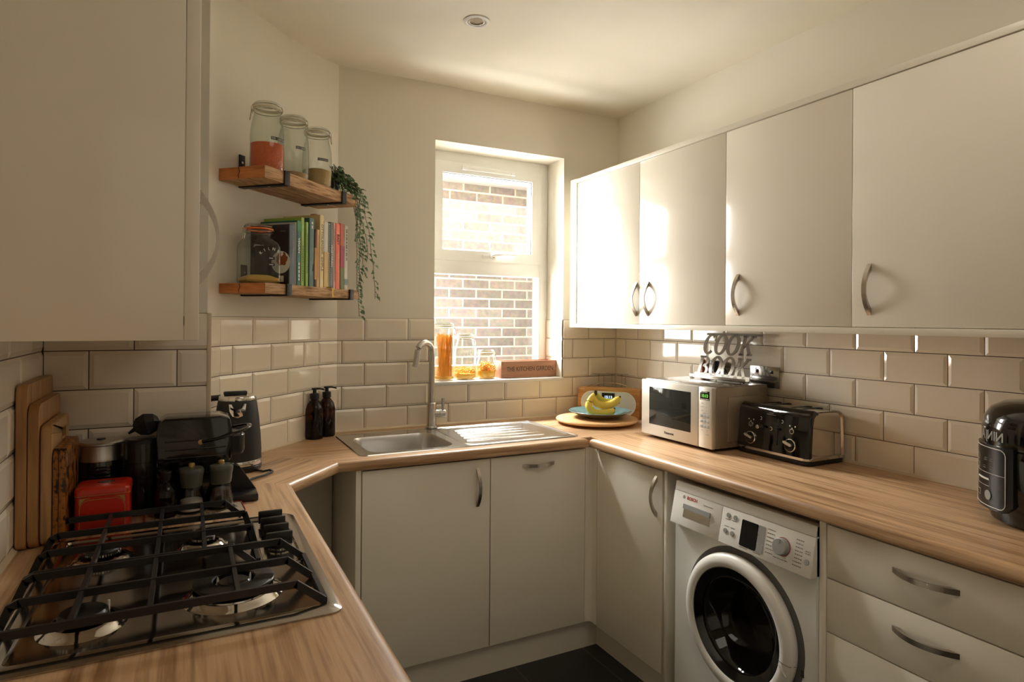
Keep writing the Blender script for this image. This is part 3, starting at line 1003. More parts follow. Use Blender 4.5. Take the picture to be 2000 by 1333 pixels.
# drawers
t = thing('drawer_unit', 'white unit of wide drawers right of the washing machine', 'drawers')
bm = B(); box(bm, XD + 0.019, -0.03, -1.720, -1.7045, 0.13, 0.868); box(bm, XD + 0.019, -0.03, -2.305, -2.290, 0.13, 0.868); box(bm, XD + 0.019, -0.03, -2.290, -1.720, 0.13, 0.146)
obj('carcass', bm, 'carcass_white', t)
for z0, z1, hz in ((0.7225, 0.864, 0.806), (0.578, 0.7195, 0.664), (0.354, 0.575, 0.48), (0.127, 0.351, 0.26)):
    d = door_x(t, -2.303, -1.7055, XD, z0, z1, 'drawer')
    handle(d, (XD, -1.957, hz), (0, 1, 0), (-1, 0, 0))
# plinths
bm = B(); box(bm, -1.552, -0.512, -0.556, -0.540, 0.0, 0.1255); box(bm, -0.512, -0.496, -0.556, -1.0565, 0.0, 0.1255)
tag(obj('plinth', bm, 'carcass_white'), 'off-white plinth along the floor under the sink and corner cabinets', 'plinth')
bm = B(); box(bm, -0.512, -0.496, -2.305, -1.7035, 0.0, 0.1255)
tag(obj('plinth', bm, 'carcass_white'), 'off-white plinth along the floor under the drawers', 'plinth')
# base run under the hob (mostly below the frame)
t = thing('base_cabinet', 'white base cabinet below the gas hob', 'cabinet')
bm = B(); box(bm, XL + 0.02, -1.872, -2.60, -0.875, 0.13, 0.868); obj('carcass', bm, 'carcass_white', t)
bm = B(); box(bm, -1.871, -1.853, -1.755, -0.880, DZ0, DZ1, 0.0012); d = obj('door', bm, 'gloss_white', t)
bm = B(); box(bm, -1.871, -1.853, -2.598, -1.758, DZ0, DZ1, 0.0012); d = obj('door', bm, 'gloss_white', t)

# ================================================================== sink and tap
Z = WH
t = thing('sink', 'stainless steel sink with a bowl and a ribbed drainer set in the worktop', 'sink', (-1.08, -0.33, Z))
def W2L(t_, v): return Vector(v) - Vector(t_.location)
bx0, bx1, by0, by1 = -1.548, -0.600, -0.555, -0.100
X0 = Vector(t.location)
# rim/deck: outer rounded outline, hole for the bowl
def bridge(bm, la, lb):
    n = len(la)
    for i in range(n):
        bm.faces.new((la[i], la[(i + 1) % n], lb[(i + 1) % n], lb[i]))
def loop(bm, pts, z):
    return [bm.verts.new((x - X0.x, y - X0.y, z - X0.z)) for x, y in pts]
def rr(x0, x1, y0, y1, r, n=6):
    return rrect(x1 - x0, y1 - y0, r, n, (x0 + x1) / 2, (y0 + y1) / 2)
bm = B()
split = -1.132
o0 = loop(bm, rr(bx0, bx1, by0, by1, 0.030), Z + 0.0004)
o1 = loop(bm, rr(bx0 + 0.002, bx1 - 0.002, by0 + 0.002, by1 - 0.002, 0.029), Z + 0.0042)
o2 = loop(bm, rr(bx0 + 0.008, bx1 - 0.008, by0 + 0.008, by1 - 0.008, 0.026), Z + 0.0042)
o3 = loop(bm, rr(bx0 + 0.012, bx1 - 0.012, by0 + 0.012, by1 - 0.012, 0.024), Z + 0.0022)
bridge(bm, o0, o1); bridge(bm, o1, o2); bridge(bm, o2, o3)
# bowl ring inside the left half
hb = rr(-1.500, -1.158, -0.515, -0.190, 0.055)
h0 = loop(bm, hb, Z + 0.0022)
# fill deck by a grid-free triangulation
ed = []
for L in (o3, h0):
    for i in range(len(L)):
        e = bm.edges.get((L[i], L[(i + 1) % len(L)])) or bm.edges.new((L[i], L[(i + 1) % len(L)]))
        ed.append(e)
bmesh.ops.triangle_fill(bm, edges=ed, use_beauty=True)
obj('deck', bm, 'steel', t, ang=20, normals=True)
bm = B()
prev = loop(bm, hb, Z + 0.0022)
for ins, dz in ((0.003, -0.004), (0.006, -0.02), (0.010, -0.07), (0.016, -0.125), (0.030, -0.148), (0.055, -0.156)):
    cur = loop(bm, rr(-1.500 + ins, -1.158 - ins, -0.515 + ins, -0.190 - ins, max(0.03, 0.055 - ins * 0.3)), Z + dz)
    bridge(bm, prev, cur); prev = cur
c_ = bm.verts.new((-1.329 - X0.x, -0.352 - X0.y, Z - 0.158 - X0.z))
for i in range(len(prev)):
    bm.faces.new((prev[i], prev[(i + 1) % len(prev)], c_))
obj('bowl', bm, 'steel_soft', t, ang=40)
bm = B(); lathe(bm, [(0.042, 0.001), (0.040, 0.003), (0.030, 0.003), (0.022, -0.001), (0.0, -0.001)], 28, c=(-1.329 - X0.x, -0.352 - X0.y, -0.157)); obj('waste', bm, 'chrome', t)
bm = B()
# drainer: shallow recess lip and ribs
for i in range(5):
    yy = -0.445 + i * 0.058
    xa, xb = -1.085 + 0.012 * (4 - i) * 0 + 0.01 * i, -0.72
    n = 10
    L = []
    for s in range(n + 1):
        x = xa + (xb - xa) * s / n
        hgt = 0.0048 * math.sin(PI * min(1, (s + 0.2) / 2.2)) ** 0.6 if s < 2 else 0.0048 * (1 - (s / n) ** 3 * 0.9)
        L.append([bm.verts.new((x - X0.x, yy + a * 0.0085 - X0.y, 0.0022 + max(0.0003, hgt) * b)) for a, b in ((-1, 0), (-0.55, 0.75), (0, 1), (0.55, 0.75), (1, 0))])
    for p, q in zip(L[:-1], L[1:]):
        for j in range(4):
            bm.faces.new((p[j], p[j + 1], q[j + 1], q[j]))
obj('drainer_rib', bm, 'steel', t, ang=60)
bm = B()
loopa = rr(-1.118, -0.618, -0.535, -0.125, 0.05)
loopb = rr(-1.112, -0.624, -0.529, -0.131, 0.046)
loopc = rr(-1.106, -0.630, -0.523, -0.137, 0.042)
la, lb, lc = loop(bm, loopa, Z + 0.0023), loop(bm, loopb, Z + 0.0052), loop(bm, loopc, Z + 0.0024)
bridge(bm, la, lb); bridge(bm, lb, lc)
obj('drainer_lip', bm, 'steel', t, ang=60)
text('bowl_mark', 'N', 0.022, (-1.1695 - X0.x - 0.002, -0.300 - X0.y, -0.055), (0, -1, 0), (0, 0, 1), 'text_dark', t)

t = thing('kitchen_tap', 'brushed steel swan-neck mixer tap at the back of the sink', 'tap', (-1.112, -0.100, Z + 0.0042))
bm = B(); lathe(bm, [(0.026, 0), (0.026, 0.006), (0.0225, 0.009), (0.0225, 0.112), (0.019, 0.116), (0.0, 0.116)], 32); obj('body', bm, 'tap_steel', t)
bm = B()
rt = 0.045
pts = [(0, 0, 0.11), (0, 0, 0.2), (0, 0, 0.335)]
px_ = Vector((-0.905, -0.425, 0)).normalized()
cN = 0.345
for i in range(1, 13):
    a = R(180 * i / 12)
    q = px_ * (rt - rt * math.cos(a))
    pts.append((q.x, q.y, cN + rt * math.sin(a) * 1.0))
e = px_ * (2 * rt + 0.014)
pts[-1] = tuple(px_ * (2 * rt) + Vector((0, 0, cN)))
pts += [tuple(px_ * (2 * rt + 0.006) + Vector((0, 0, cN - 0.03))), tuple(px_ * (2 * rt + 0.014) + Vector((0, 0, cN - 0.062)))]
tube(bm, pts, 0.0138, 18); obj('spout', bm, 'tap_steel', t, ang=50)
bm = B()
sd = Vector((0.95, -0.30, 0)).normalized()
M = axes((sd.x * 0.015, sd.y * 0.015, 0.064), (0, 0, 1), sd.cross(Vector((0, 0, 1))), sd)
M = axes((sd.x * 0.015, sd.y * 0.015, 0.064), Vector((0, 0, 1)).cross(sd) * -1, (0, 0, 1), sd)
lathe(bm, [(0.0185, 0), (0.0185, 0.022), (0.0175, 0.023), (0.0185, 0.024), (0.0185, 0.048), (0.017, 0.050), (0, 0.050)], 28, mat=M)
hb_ = obj('valve', bm, 'tap_steel', t)
bm = B(); q = sd * 0.052; tube(bm, [(q.x, q.y, 0.078), (q.x, q.y, 0.10), (q.x, q.y, 0.10), (q.x, q.y, 0.134)], [0.0055, 0.0055, 0.0075, 0.0075], 12); obj('lever', bm, 'tap_steel', hb_)

# ================================================================== gas hob
t = thing('gas_hob', 'stainless steel four-burner gas hob with black pan supports', 'hob', (-2.1125, -1.44, Z))
H0 = Vector((-2.1125, -1.44, Z))
hx, hy = 0.2475, 0.300
bm = B()
L = []
for ins, z, r in ((0, 0.0003, 0.022), (0.0, 0.003, 0.022), (0.012, 0.0085, 0.016), (0.026, 0.0085, 0.012), (0.029, 0.0045, 0.010), (0.032, 0.004, 0.010)):
    L.append([bm.verts.new((x, y, z)) for x, y in rrect(2 * (hx - ins), 2 * (hy - ins), r, 5)])
for a, b in zip(L[:-1], L[1:]):
    bridge(bm, a, b)
bm.faces.new(L[-1])
obj('hotplate', bm, 'hob_steel', t, ang=25)
# control strip with four knobs
bm = B()
ring_prism(bm, [(0.148, -0.045), (0.215, -0.045), (0.215, 0.262), (0.148, 0.262)], [(0.151, -0.042), (0.212, -0.042), (0.212, 0.259), (0.151, 0.259)], 0.004, 0.0062)
obj('control_strip', bm, 'hob_steel', t)
for i, yy in enumerate((-1.222, -1.277, -1.332, -1.390)):
    y = yy + 1.44
    bm = B()
    lathe(bm, [(0.0225, 0.004), (0.0225, 0.006), (0.021, 0.0075), (0.019, 0.022), (0.017, 0.0235), (0, 0.0235)], 28, c=(0.186, y, 0))
    box(bm, 0.186 - 0.0265, 0.186 + 0.0265, y - 0.0048, y + 0.0048, 0.012, 0.040, 0.0015)
    k = obj('knob', bm, 'enamel_black', t)
    bm = B(); lathe(bm, [(0.0232, 0.0062), (0.0232, 0.0105), (0.0215, 0.0108)], 28, c=(0.186, y, 0), cap0=False, cap1=False); obj('knob_ring', bm, 'chrome', k)
def burner(x, y, r, big=False):
    bm = B()
    lathe(bm, [(r + 0.012, 0.0042), (r + 0.007, 0.0065), (r + 0.002, 0.0125), (r - 0.006, 0.0145)], 44, c=(x, y, 0), cap0=False, cap1=False)
    lathe(bm, [(r - 0.002, 0.0095), (r - 0.009, 0.013)], 44, c=(x, y, 0), cap0=False, cap1=False)
    b = obj('burner', bm, 'chrome', t, ang=50)
    bm = B()
    if big:
        lathe(bm, [(0.060, 0.012), (0.060, 0.016), (0.066, 0.026), (0.064, 0.0275), (0.034, 0.0275), (0.033, 0.02), (0.033, 0.012)], 44, c=(x, y, 0), cap0=False, cap1=False)
        lathe(bm, [(0.020, 0.012), (0.020, 0.018), (0.025, 0.023), (0.0, 0.023)], 36, c=(x, y, 0))
        obj('outer_crown', bm, 'chrome', b)
        bm = B()
        lathe(bm, [(0.067, 0.0272), (0.067, 0.0305), (0.064, 0.032), (0.036, 0.032), (0.034, 0.030), (0.034, 0.0272)], 44, c=(x, y, 0), cap0=False, cap1=False)
        obj('flame_ring', bm, 'enamel_black', b)
        bm = B(); lathe(bm, [(0.027, 0.0232), (0.027, 0.0265), (0.024, 0.0285), (0, 0.029)], 36, c=(x, y, 0)); obj('burner_cap', bm, 'enamel_black', b)
        for dx, dy in ((-0.026, 0.008), (0.027, 0.004)):
            bm = B(); tube(bm, [(x + dx, y + dy, 0.008), (x + dx, y + dy, 0.031), (x + dx * 1.02, y + dy, 0.036)], [0.0022, 0.002, 0.001], 8); obj('spark_pin', bm, 'white_plastic', b)
    else:
        rc = r - 0.016
        lathe(bm, [(rc - 0.004, 0.011), (rc - 0.003, 0.018), (rc, 0.0235), (0, 0.0235)], 40, c=(x, y, 0))
        for i in range(40):
            a = 2 * PI * i / 40
            M = Matrix.Translation((x, y, 0)) @ Matrix.Rotation(a, 4, 'Z')
            box(bm, rc - 0.002, rc + 0.0012, -0.0012, 0.0012, 0.0195, 0.0238, mat=M)
        obj('flame_crown', bm, 'chrome', b)
        bm = B(); lathe(bm, [(rc + 0.0005, 0.024), (rc + 0.0005, 0.027), (rc - 0.003, 0.0295), (0, 0.0305)], 40, c=(x, y, 0)); obj('burner_cap', bm, 'enamel_black', b)
        bm = B(); a = R(40); tube(bm, [(x + (rc + 0.008) * math.cos(a), y + (rc + 0.008) * math.sin(a), 0.008), (x + (rc + 0.008) * math.cos(a), y + (rc + 0.008) * math.sin(a), 0.029)], 0.002, 8); obj('spark_pin', bm, 'white_plastic', b)
burner(-2.256 + 2.1125, -1.304 + 1.44, 0.046)
burner(-2.073 + 2.1125, -1.300 + 1.44, 0.038)
burner(-2.250 + 2.1125, -1.612 + 1.44, 0.050)
burner(-2.028 + 2.1125, -1.588 + 1.44, 0.072, True)
def grate(ys, xr, ends, lx, rx):
    """ys: three cross bars (world y); xr: right bend x of each; ends: foot x; lx: bars along y"""
    bm = B()
    zt = 0.0465
    for y, xb, xe in zip(ys, xr, ends):
        yy = y + 1.44
        P = [(-2.363 + 2.1125, yy, 0.009), (-2.350 + 2.1125, yy, zt - 0.006), (-2.338 + 2.1125, yy, zt)]
        P += [(xb + 2.1125, yy, zt), (xe + 2.1125, yy, 0.010)]
        for a, b in zip(P[:-1], P[1:]):
            a = Vector(a); b = Vector(b); d = (b - a).normalized() * 0.004
            tube(bm, [a - d * 0.4, b + d * 0.4], 1.0, rect=(0.0034, 0.0062))
    for x, ya, yb in lx:
        tube(bm, [(x + 2.1125, ya + 1.44, zt - 0.001), (x + 2.1125, yb + 1.44, zt - 0.001)], 1.0, rect=(0.0036, 0.0058))
    y0, y1 = min(ys) + 1.44, max(ys) + 1.44
    tube(bm, [(-2.362 + 2.1125, y0, 0.012), (-2.362 + 2.1125, y1, 0.012)], 1.0, rect=(0.004, 0.0035))
    tube(bm, [(rx + 2.1125, y0, 0.012), (rx + 2.1125, y1, 0.012)], 1.0, rect=(0.004, 0.0035))
    return obj('pan_support', bm, 'iron', t, ang=30)
grate((-1.130, -1.240, -1.350, -1.462), (-2.022, -1.985, -1.982, -2.024), (-1.984, -1.973, -1.972, -1.985), [(-2.256, -1.130, -1.462), (-2.154, -1.130, -1.462), (-2.072, -1.130, -1.462)], -1.975)
grate((-1.472, -1.582, -1.700), (-1.937, -1.937, -1.938), (-1.893, -1.893, -1.891), [(-2.256, -1.472, -1.700), (-2.154, -1.472, -1.700), (-2.028, -1.472, -1.700)], -1.890)

# ================================================================== chopping boards by the left wall
def board(x0, x1, y0, y1, z1, mat, label, r=0.012, slot=None, rb=None):
    t_ = thing('chopping_board', label, 'chopping board', ((x0 + x1) / 2, (y0 + y1) / 2, Z), group='boards standing against the left wall')
    w, h, th = y1 - y0, z1 - Z - 0.001, x1 - x0
    M = Matrix(((0, 0, 1, -th / 2), (1, 0, 0, 0), (0, 1, 0, 0.001), (0, 0, 0, 1)))
    bm = B()
    out = rrect(w, h, r, 6, 0, h / 2)
    if slot:
        sy, sz, sw, sh = slot
        inn = []
        srr = rrect(sw, sh, min(sw, sh) / 2.2, 6, sy, sz)
        ring_prism(bm, out, srr, 0, th, mat=M)
    else:
        prism(bm, out, 0, th, mat=M)
    es = [e for e in bm.edges if abs(abs(e.verts[0].co.x) - th / 2) < 1e-5 and abs(e.verts[0].co.x - e.verts[1].co.x) < 1e-5]
    bmesh.ops.bevel(bm, geom=es, offset=0.002, segments=2, affect='EDGES')
    obj('slab', bm, mat, t_, ang=40)
    return t_
board(-2.426, -2.407, -1.160, -0.872, 1.262, 'board_a', 'tallest plain wooden chopping board, against the left wall tiles')
board(-2.405, -2.387, -1.160, -0.895, 1.219, 'board_b', 'middle plain wooden chopping board, between the tallest and the slotted one', r=0.02)
board(-2.385, -2.366, -1.150, -0.920, 1.172, 'board_c', 'pale chopping board with a slot-shaped hand hole', r=0.02, slot=(0.045, 0.222, 0.045, 0.022))
board(-2.364, -2.355, -1.140, -0.950, 1.118, 'board_patterned', 'thin dark-patterned wooden board leaning beside the slotted board')
board(-2.354, -2.342, -1.135, -0.945, 1.116, 'board_patterned', 'orange-brown patterned wooden board nearest the milk frother')

# ================================================================== milk frother
t = thing('milk_frother', 'black milk frother with a steel collar and lid behind the red tin', 'milk frother', (-2.298, -0.920, Z))
bm = B()
lathe(bm, [(0.048, 0), (0.050, 0.004), (0.050, 0.02), (0.046, 0.024), (0.048, 0.03), (0.050, 0.135), (0.049, 0.14)], 40, cap1=True)
for i in range(7):
    lathe(bm, [(0.0495, 0.075 + i * 0.008), (0.0515, 0.077 + i * 0.008), (0.0495, 0.080 + i * 0.008)], 40, cap0=False, cap1=False)
obj('jug', bm, 'black_gloss', t)
bm = B(); lathe(bm, [(0.0495, 0.138), (0.0500, 0.140), (0.0475, 0.148), (0.0475, 0.176), (0.046, 0.178)], 40, cap0=False); obj('collar', bm, 'steel_soft', t)
bm = B(); lathe(bm, [(0.046, 0.1775), (0.052, 0.179), (0.052, 0.182), (0.048, 0.186), (0.0, 0.189)], 40); l_ = obj('lid', bm, 'steel_soft', t)
bm = B(); lathe(bm, [(0.010, 0.1885), (0.010, 0.1905), (0, 0.1905)], 20); obj('lid_knob', bm, 'black_plastic', l_)

# ================================================================== red tin
t = thing('tea_tin', 'glossy red tin with gold lines beside the gas hob', 'tin', (-2.277, -1.055, Z), 0.02)
bm = B()
prism(bm, rrect(0.108, 0.096, 0.010, 5), 0.0, 0.090, bev=0.0)
bd = obj('tin_body', bm, 'tin_red', t)
bm = B()
L = []
for ins, z in ((-0.0012, 0.0895), (-0.0012, 0.100), (0.001, 0.104), (0.006, 0.1065), (0.012, 0.108)):
    L.append([bm.verts.new((x, y, z)) for x, y in rrect(0.108 - 2 * ins, 0.096 - 2 * ins, 0.011 - ins * 0.3, 5)])
for a, b in zip(L[:-1], L[1:]): bridge(bm, a, b)
bm.faces.new(L[0][::-1]); bm.faces.new(L[-1])
ld = obj('lid', bm, 'tin_red', t)
bm = B(); ring_prism(bm, rrect(0.1112, 0.0992, 0.0117, 5), rrect(0.1095, 0.0975, 0.011, 5), 0.0890, 0.0903); obj('gold_line', bm, 'tin_gold', ld)
bm = B(); prism(bm, circ(0.018, 28, 0.004, 0.002, ry=0.011), 0.1081, 0.1086); obj('lid_badge', bm, 'enamel_black', ld)
bm = B()
fy = -0.0483
def face_line(a, b, w=0.0006):
    a = Vector((a[0], fy, a[1])); b = Vector((b[0], fy, b[1])); tube(bm, [a, b], 1.0, rect=(w, 0.0003), hint=Vector((0, 1, 0)))
for a, b in (((-0.044, 0.008), (0.044, 0.008)), ((-0.044, 0.008), (-0.044, 0.062)), ((0.044, 0.008), (0.044, 0.062)), ((-0.028, 0.080), (0.028, 0.080)), ((-0.044, 0.084), (-0.024, 0.084)), ((0.024, 0.084), (0.044, 0.084))):
    face_line(a, b)
for s in (-1, 1):
    P = [(s * 0.044, 0.062), (s * 0.041, 0.071), (s * 0.036, 0.077), (s * 0.028, 0.080)]
    for a, b in zip(P[:-1], P[1:]): face_line(a, b)
    vs = [bm.verts.new((x, fy, z)) for x, z in ((s * 0.044, 0.084), (s * 0.044, 0.068), (s * 0.0405, 0.075), (s * 0.036, 0.0805), (s * 0.029, 0.084))]
    bm.faces.new(vs)
obj('gold_frame', bm, 'tin_gold', bd)
for i, w in enumerate((0.05, 0.04, 0.052, 0.046)):
    pass

# ================================================================== coffee machine
t = thing('coffee_machine', 'black capsule coffee machine with a wire lever and smoky water tank', 'coffee machine', (-2.085, -0.935, Z))
bm = B()
prof = [(-0.088, 0.012), (0.060, 0.012), (0.062, 0.11), (0.086, 0.125), (0.088, 0.205), (0.082, 0.232), (0.060, 0.240), (-0.070, 0.240), (-0.086, 0.228), (-0.088, 0.20)]
M = Matrix(((1, 0, 0, 0), (0, 0, 1, -0.060), (0, 1, 0, 0), (0, 0, 0, 1)))
prism(bm, prof, 0.0, 0.108, mat=M, bev=0.004)
for i in range(3):
    box(bm, -0.070, 0.072, -0.0618, -0.058, 0.135 + i * 0.022, 0.139 + i * 0.022, 0.0008)
obj('housing', bm, 'black_gloss', t)
bm = B()
lv = []
for i in range(17):
    a = R(-90 + 180 * i / 16)
    lv.append((0.080 + 0.055 * math.cos(a), -0.012 + 0.052 * math.sin(a), 0.190 + 0.014 * math.cos(a)))
lv = [(0.015, -0.065, 0.176), (0.05, -0.065, 0.181)] + lv + [(0.05, 0.045, 0.186)]
tube(bm, lv, 0.0042, 10); obj('lever', bm, 'black_gloss', t)
bm = B(); lathe(bm, [(0.006, 0), (0.006, 0.004), (0, 0.005)], 20, mat=axes((0.012, -0.0605, 0.175), (1, 0, 0), (0, 0, 1), (0, -1, 0))); obj('lever_rivet', bm, 'tin_gold', t)
bm = B()
box(bm, 0.060, 0.155, -0.045, 0.035, 0.001, 0.020, 0.003)
prism(bm, [(0.062, 0.018), (0.155, 0.018), (0.112, 0.085), (0.075, 0.100), (0.062, 0.100)], 0.0, 0.012, mat=Matrix(((1, 0, 0, 0), (0, 0, 1, 0.02), (0, 1, 0, 0), (0, 0, 0, 1))))
obj('drip_tray', bm, 'black_plastic', t)
bm = B(); lathe(bm, [(0.030, 0), (0.034, 0.01), (0.034, 0.05), (0.020, 0.062), (0, 0.064)], 28, mat=Matrix.Translation((0.088, -0.006, 0.130))); obj('spout_head', bm, 'black_plastic', t)
bm = B(); lathe(bm, [(0.036, 0.012), (0.038, 0.02), (0.038, 0.178), (0.0365, 0.182)], 36, c=(-0.122, -0.020, 0)); tk = obj('water_tank', bm, 'smoke_glass', t)
bm = B(); lathe(bm, [(0.0395, 0.180), (0.0395, 0.186), (0.036, 0.190), (0, 0.191)], 36, c=(-0.122, -0.020, 0)); obj('tank_lid', bm, 'black_plastic', tk)
bm = B(); lathe(bm, [(0.034, 0.014), (0.0365, 0.022), (0.0365, 0.085), (0, 0.085)], 36, c=(-0.122, -0.020, 0)); obj('water', bm, 'smoke_glass', tk)
bm = B()
box(bm, -0.155, -0.085, -0.058, 0.02, 0.0, 0.0125, 0.003); obj('base', bm, 'black_plastic', t)
bm = B()
# faceted black plug-like knob resting above the tank
lathe(bm, [(0.010, -0.030), (0.024, -0.020), (0.031, 0.0), (0.024, 0.020), (0.014, 0.028), (0.0, 0.030)], 6, mat=Matrix.Translation((-0.112, -0.010, 0.222)) @ Matrix.Rotation(R(75), 4, 'Y') @ Matrix.Rotation(R(15), 4, 'Z'))
box(bm, -0.088, -0.060, -0.016, -0.004, 0.216, 0.228, 0.002)
tube(bm, [(-0.138, -0.012, 0.212), (-0.152, -0.014, 0.202)], [0.006, 0.003], 6)
obj('faceted_knob', bm, 'black_matt', t, ang=15)

# ================================================================== kettle
t = thing('kettle', 'tall matt black kettle with a chrome spout and base ring', 'kettle', (-1.958, -0.570, Z))
bm = B(); lathe(bm, [(0.070, 0.001), (0.076, 0.006), (0.077, 0.018), (0.072, 0.022), (0, 0.022)], 48); obj('power_base', bm, 'black_plastic', t)
bm = B(); lathe(bm, [(0.0755, 0.0225), (0.0768, 0.026), (0.0765, 0.036), (0.0755, 0.0385)], 48, cap0=False, cap1=False); obj('base_ring', bm, 'chrome', t)
bm = B(); lathe(bm, [(0.0750, 0.038), (0.0745, 0.07), (0.0715, 0.12), (0.0665, 0.175), (0.0600, 0.220), (0.0575, 0.232)], 48); kb = obj('body', bm, 'black_matt', t)
bm = B(); lathe(bm, [(0.0580, 0.2315), (0.0585, 0.236), (0.0560, 0.243), (0.050, 0.246), (0, 0.247)], 48); kl = obj('lid', bm, 'chrome', t)
bm = B(); box(bm, -0.042, 0.030, -0.012, 0.012, 0.246, 0.259, 0.005); obj('lid_handle', bm, 'black_plastic', kl)
bm = B()
sp = Vector((-0.05, -1, 0)).normalized(); sx_ = Vector((1, -0.05, 0))
M = axes(Vector((0, 0, 0.205)) + sp * 0.0615, sx_, (0, 0, 1), sp)
outl = [(-0.026, 0.020), (-0.024, -0.004), (-0.016, -0.020), (0, -0.026), (0.016, -0.020), (0.024, -0.004), (0.026, 0.020), (0.017, 0.018), (0.012, 0.003), (0.0, -0.001), (-0.012, 0.003), (-0.017, 0.018)]
prism(bm, outl, -0.004, 0.007, mat=M, bev=0.0015)
obj('spout', bm, 'chrome', kb)
bm = B()
tube(bm, [(-0.050, 0.030, 0.236), (-0.082, 0.050, 0.232), (-0.092, 0.056, 0.19), (-0.092, 0.056, 0.12), (-0.078, 0.048, 0.070)], [0.010, 0.012, 0.013, 0.012, 0.010], 10)
obj('handle', bm, 'black_plastic', kb)
bm = B()
tube(bm, [(-1.905, -0.625, Z + 0.005), (-1.885, -0.650, Z + 0.005), (-1.865, -0.640, Z + 0.005), (-1.858, -0.665, Z + 0.005), (-1.885, -0.705, Z + 0.005), (-1.925, -0.735, Z + 0.005), (-1.940, -0.760, Z + 0.005)], 0.0035, 8)
tag(obj('power_cable', bm, 'cable_black'), 'black power cable looping on the worktop in front of the kettle', 'cable')
for v in range(0): pass

# ================================================================== condiment tray, bottle, mills
t = thing('serving_tray', 'small patterned tray with a red edge holding the mills and bottle', 'tray', (-2.083, -1.038, Z), R(3))
bm = B(); prism(bm, rrect(0.222, 0.098, 0.010, 5), 0.0, 0.007, bev=0.0015); ty = obj('tray_base', bm, 'tray_cloth', t)
bm = B(); ring_prism(bm, rrect(0.2245, 0.1005, 0.011, 5), rrect(0.221, 0.097, 0.010, 5), 0.0055, 0.0085); obj('red_edge', bm, 'red_trim', t)
random.seed(5)
bm = B()
for i in range(26):
    cx_, cy_ = random.uniform(-0.098, 0.098), random.uniform(-0.036, 0.036)
    r_ = random.uniform(0.005, 0.010)
    a0 = random.uniform(0, 6)
    ps = [(cx_ + r_ * (1 - k * 0.09) * math.cos(a0 + k * 0.6), cy_ + r_ * (1 - k * 0.09) * math.sin(a0 + k * 0.6), 0.0072) for k in range(9)]
    tube(bm, ps, 1.0, rect=(0.0012, 0.0002))
obj('swirl_pattern', bm, 'enamel_black', t)

def mill(x, y, fill, label):
    t_ = thing('spice_mill', label, 'spice mill', (x, y, Z + 0.0075), group='glass mills with grey-green tops')
    bm = B(); lathe(bm, [(0.0, 0.0), (0.033, 0.0), (0.034, 0.004), (0.030, 0.02), (0.0235, 0.052), (0.0225, 0.066)], 36, cap1=False)
    lathe(bm, [(0.0, 0.005), (0.0305, 0.005), (0.031, 0.008), (0.0275, 0.02), (0.0215, 0.052), (0.0205, 0.066)], 36, cap1=False)
    g = obj('glass_body', bm, 'clear_glass', t_)
    bm = B(); 
    top = 0.030 if fill == 'salt' else 0.048
    rr_ = lambda z: 0.0305 - (z - 0.008) * 0.19 if z < 0.05 else 0.0215
    lathe(bm, [(0.0, 0.0055), (0.0295, 0.0065), (rr_(top) - 0.001, top), (0.012, top + 0.003), (0, top + 0.001)], 32); obj('filling', bm, fill, g)
    bm = B(); lathe(bm, [(0.0235, 0.064), (0.0245, 0.066), (0.0255, 0.072), (0.0265, 0.086), (0.0285, 0.098), (0.0290, 0.104), (0.0265, 0.110), (0.015, 0.1125), (0, 0.113)], 36); h_ = obj('grinder_top', bm, 'mill_green', t_)
    bm = B(); lathe(bm, [(0.007, 0.1125), (0.0075, 0.116), (0.0075, 0.120), (0.006, 0.122), (0, 0.122)], 20); obj('nut', bm, 'tin_gold', h_)
mill(-2.0935, -1.030, 'salt', 'glass salt mill with a grey-green top, white salt inside')
mill(-2.0250, -1.022, 'pepper', 'glass pepper mill with a grey-green top, peppercorns inside')
t = thing('sauce_bottle', 'small dark amber bottle with a black cap left of the salt mill', 'bottle', (-2.150, -1.045, Z + 0.0075))
bm = B(); lathe(bm, [(0, 0), (0.0235, 0), (0.025, 0.004), (0.025, 0.062), (0.020, 0.074), (0.0115, 0.082), (0.0105, 0.094)], 32); obj('glass_body', bm, 'amber_glass', t)
bm = B(); lathe(bm, [(0, 0.003), (0.0225, 0.003), (0.0235, 0.010), (0.0235, 0.055), (0, 0.056)], 32); obj('sauce', bm, 'black_gloss', t)
bm = B(); lathe(bm, [(0.0125, 0.090), (0.0130, 0.094), (0.0130, 0.108), (0.0115, 0.110), (0, 0.110)], 24); obj('cap', bm, 'black_plastic', t)

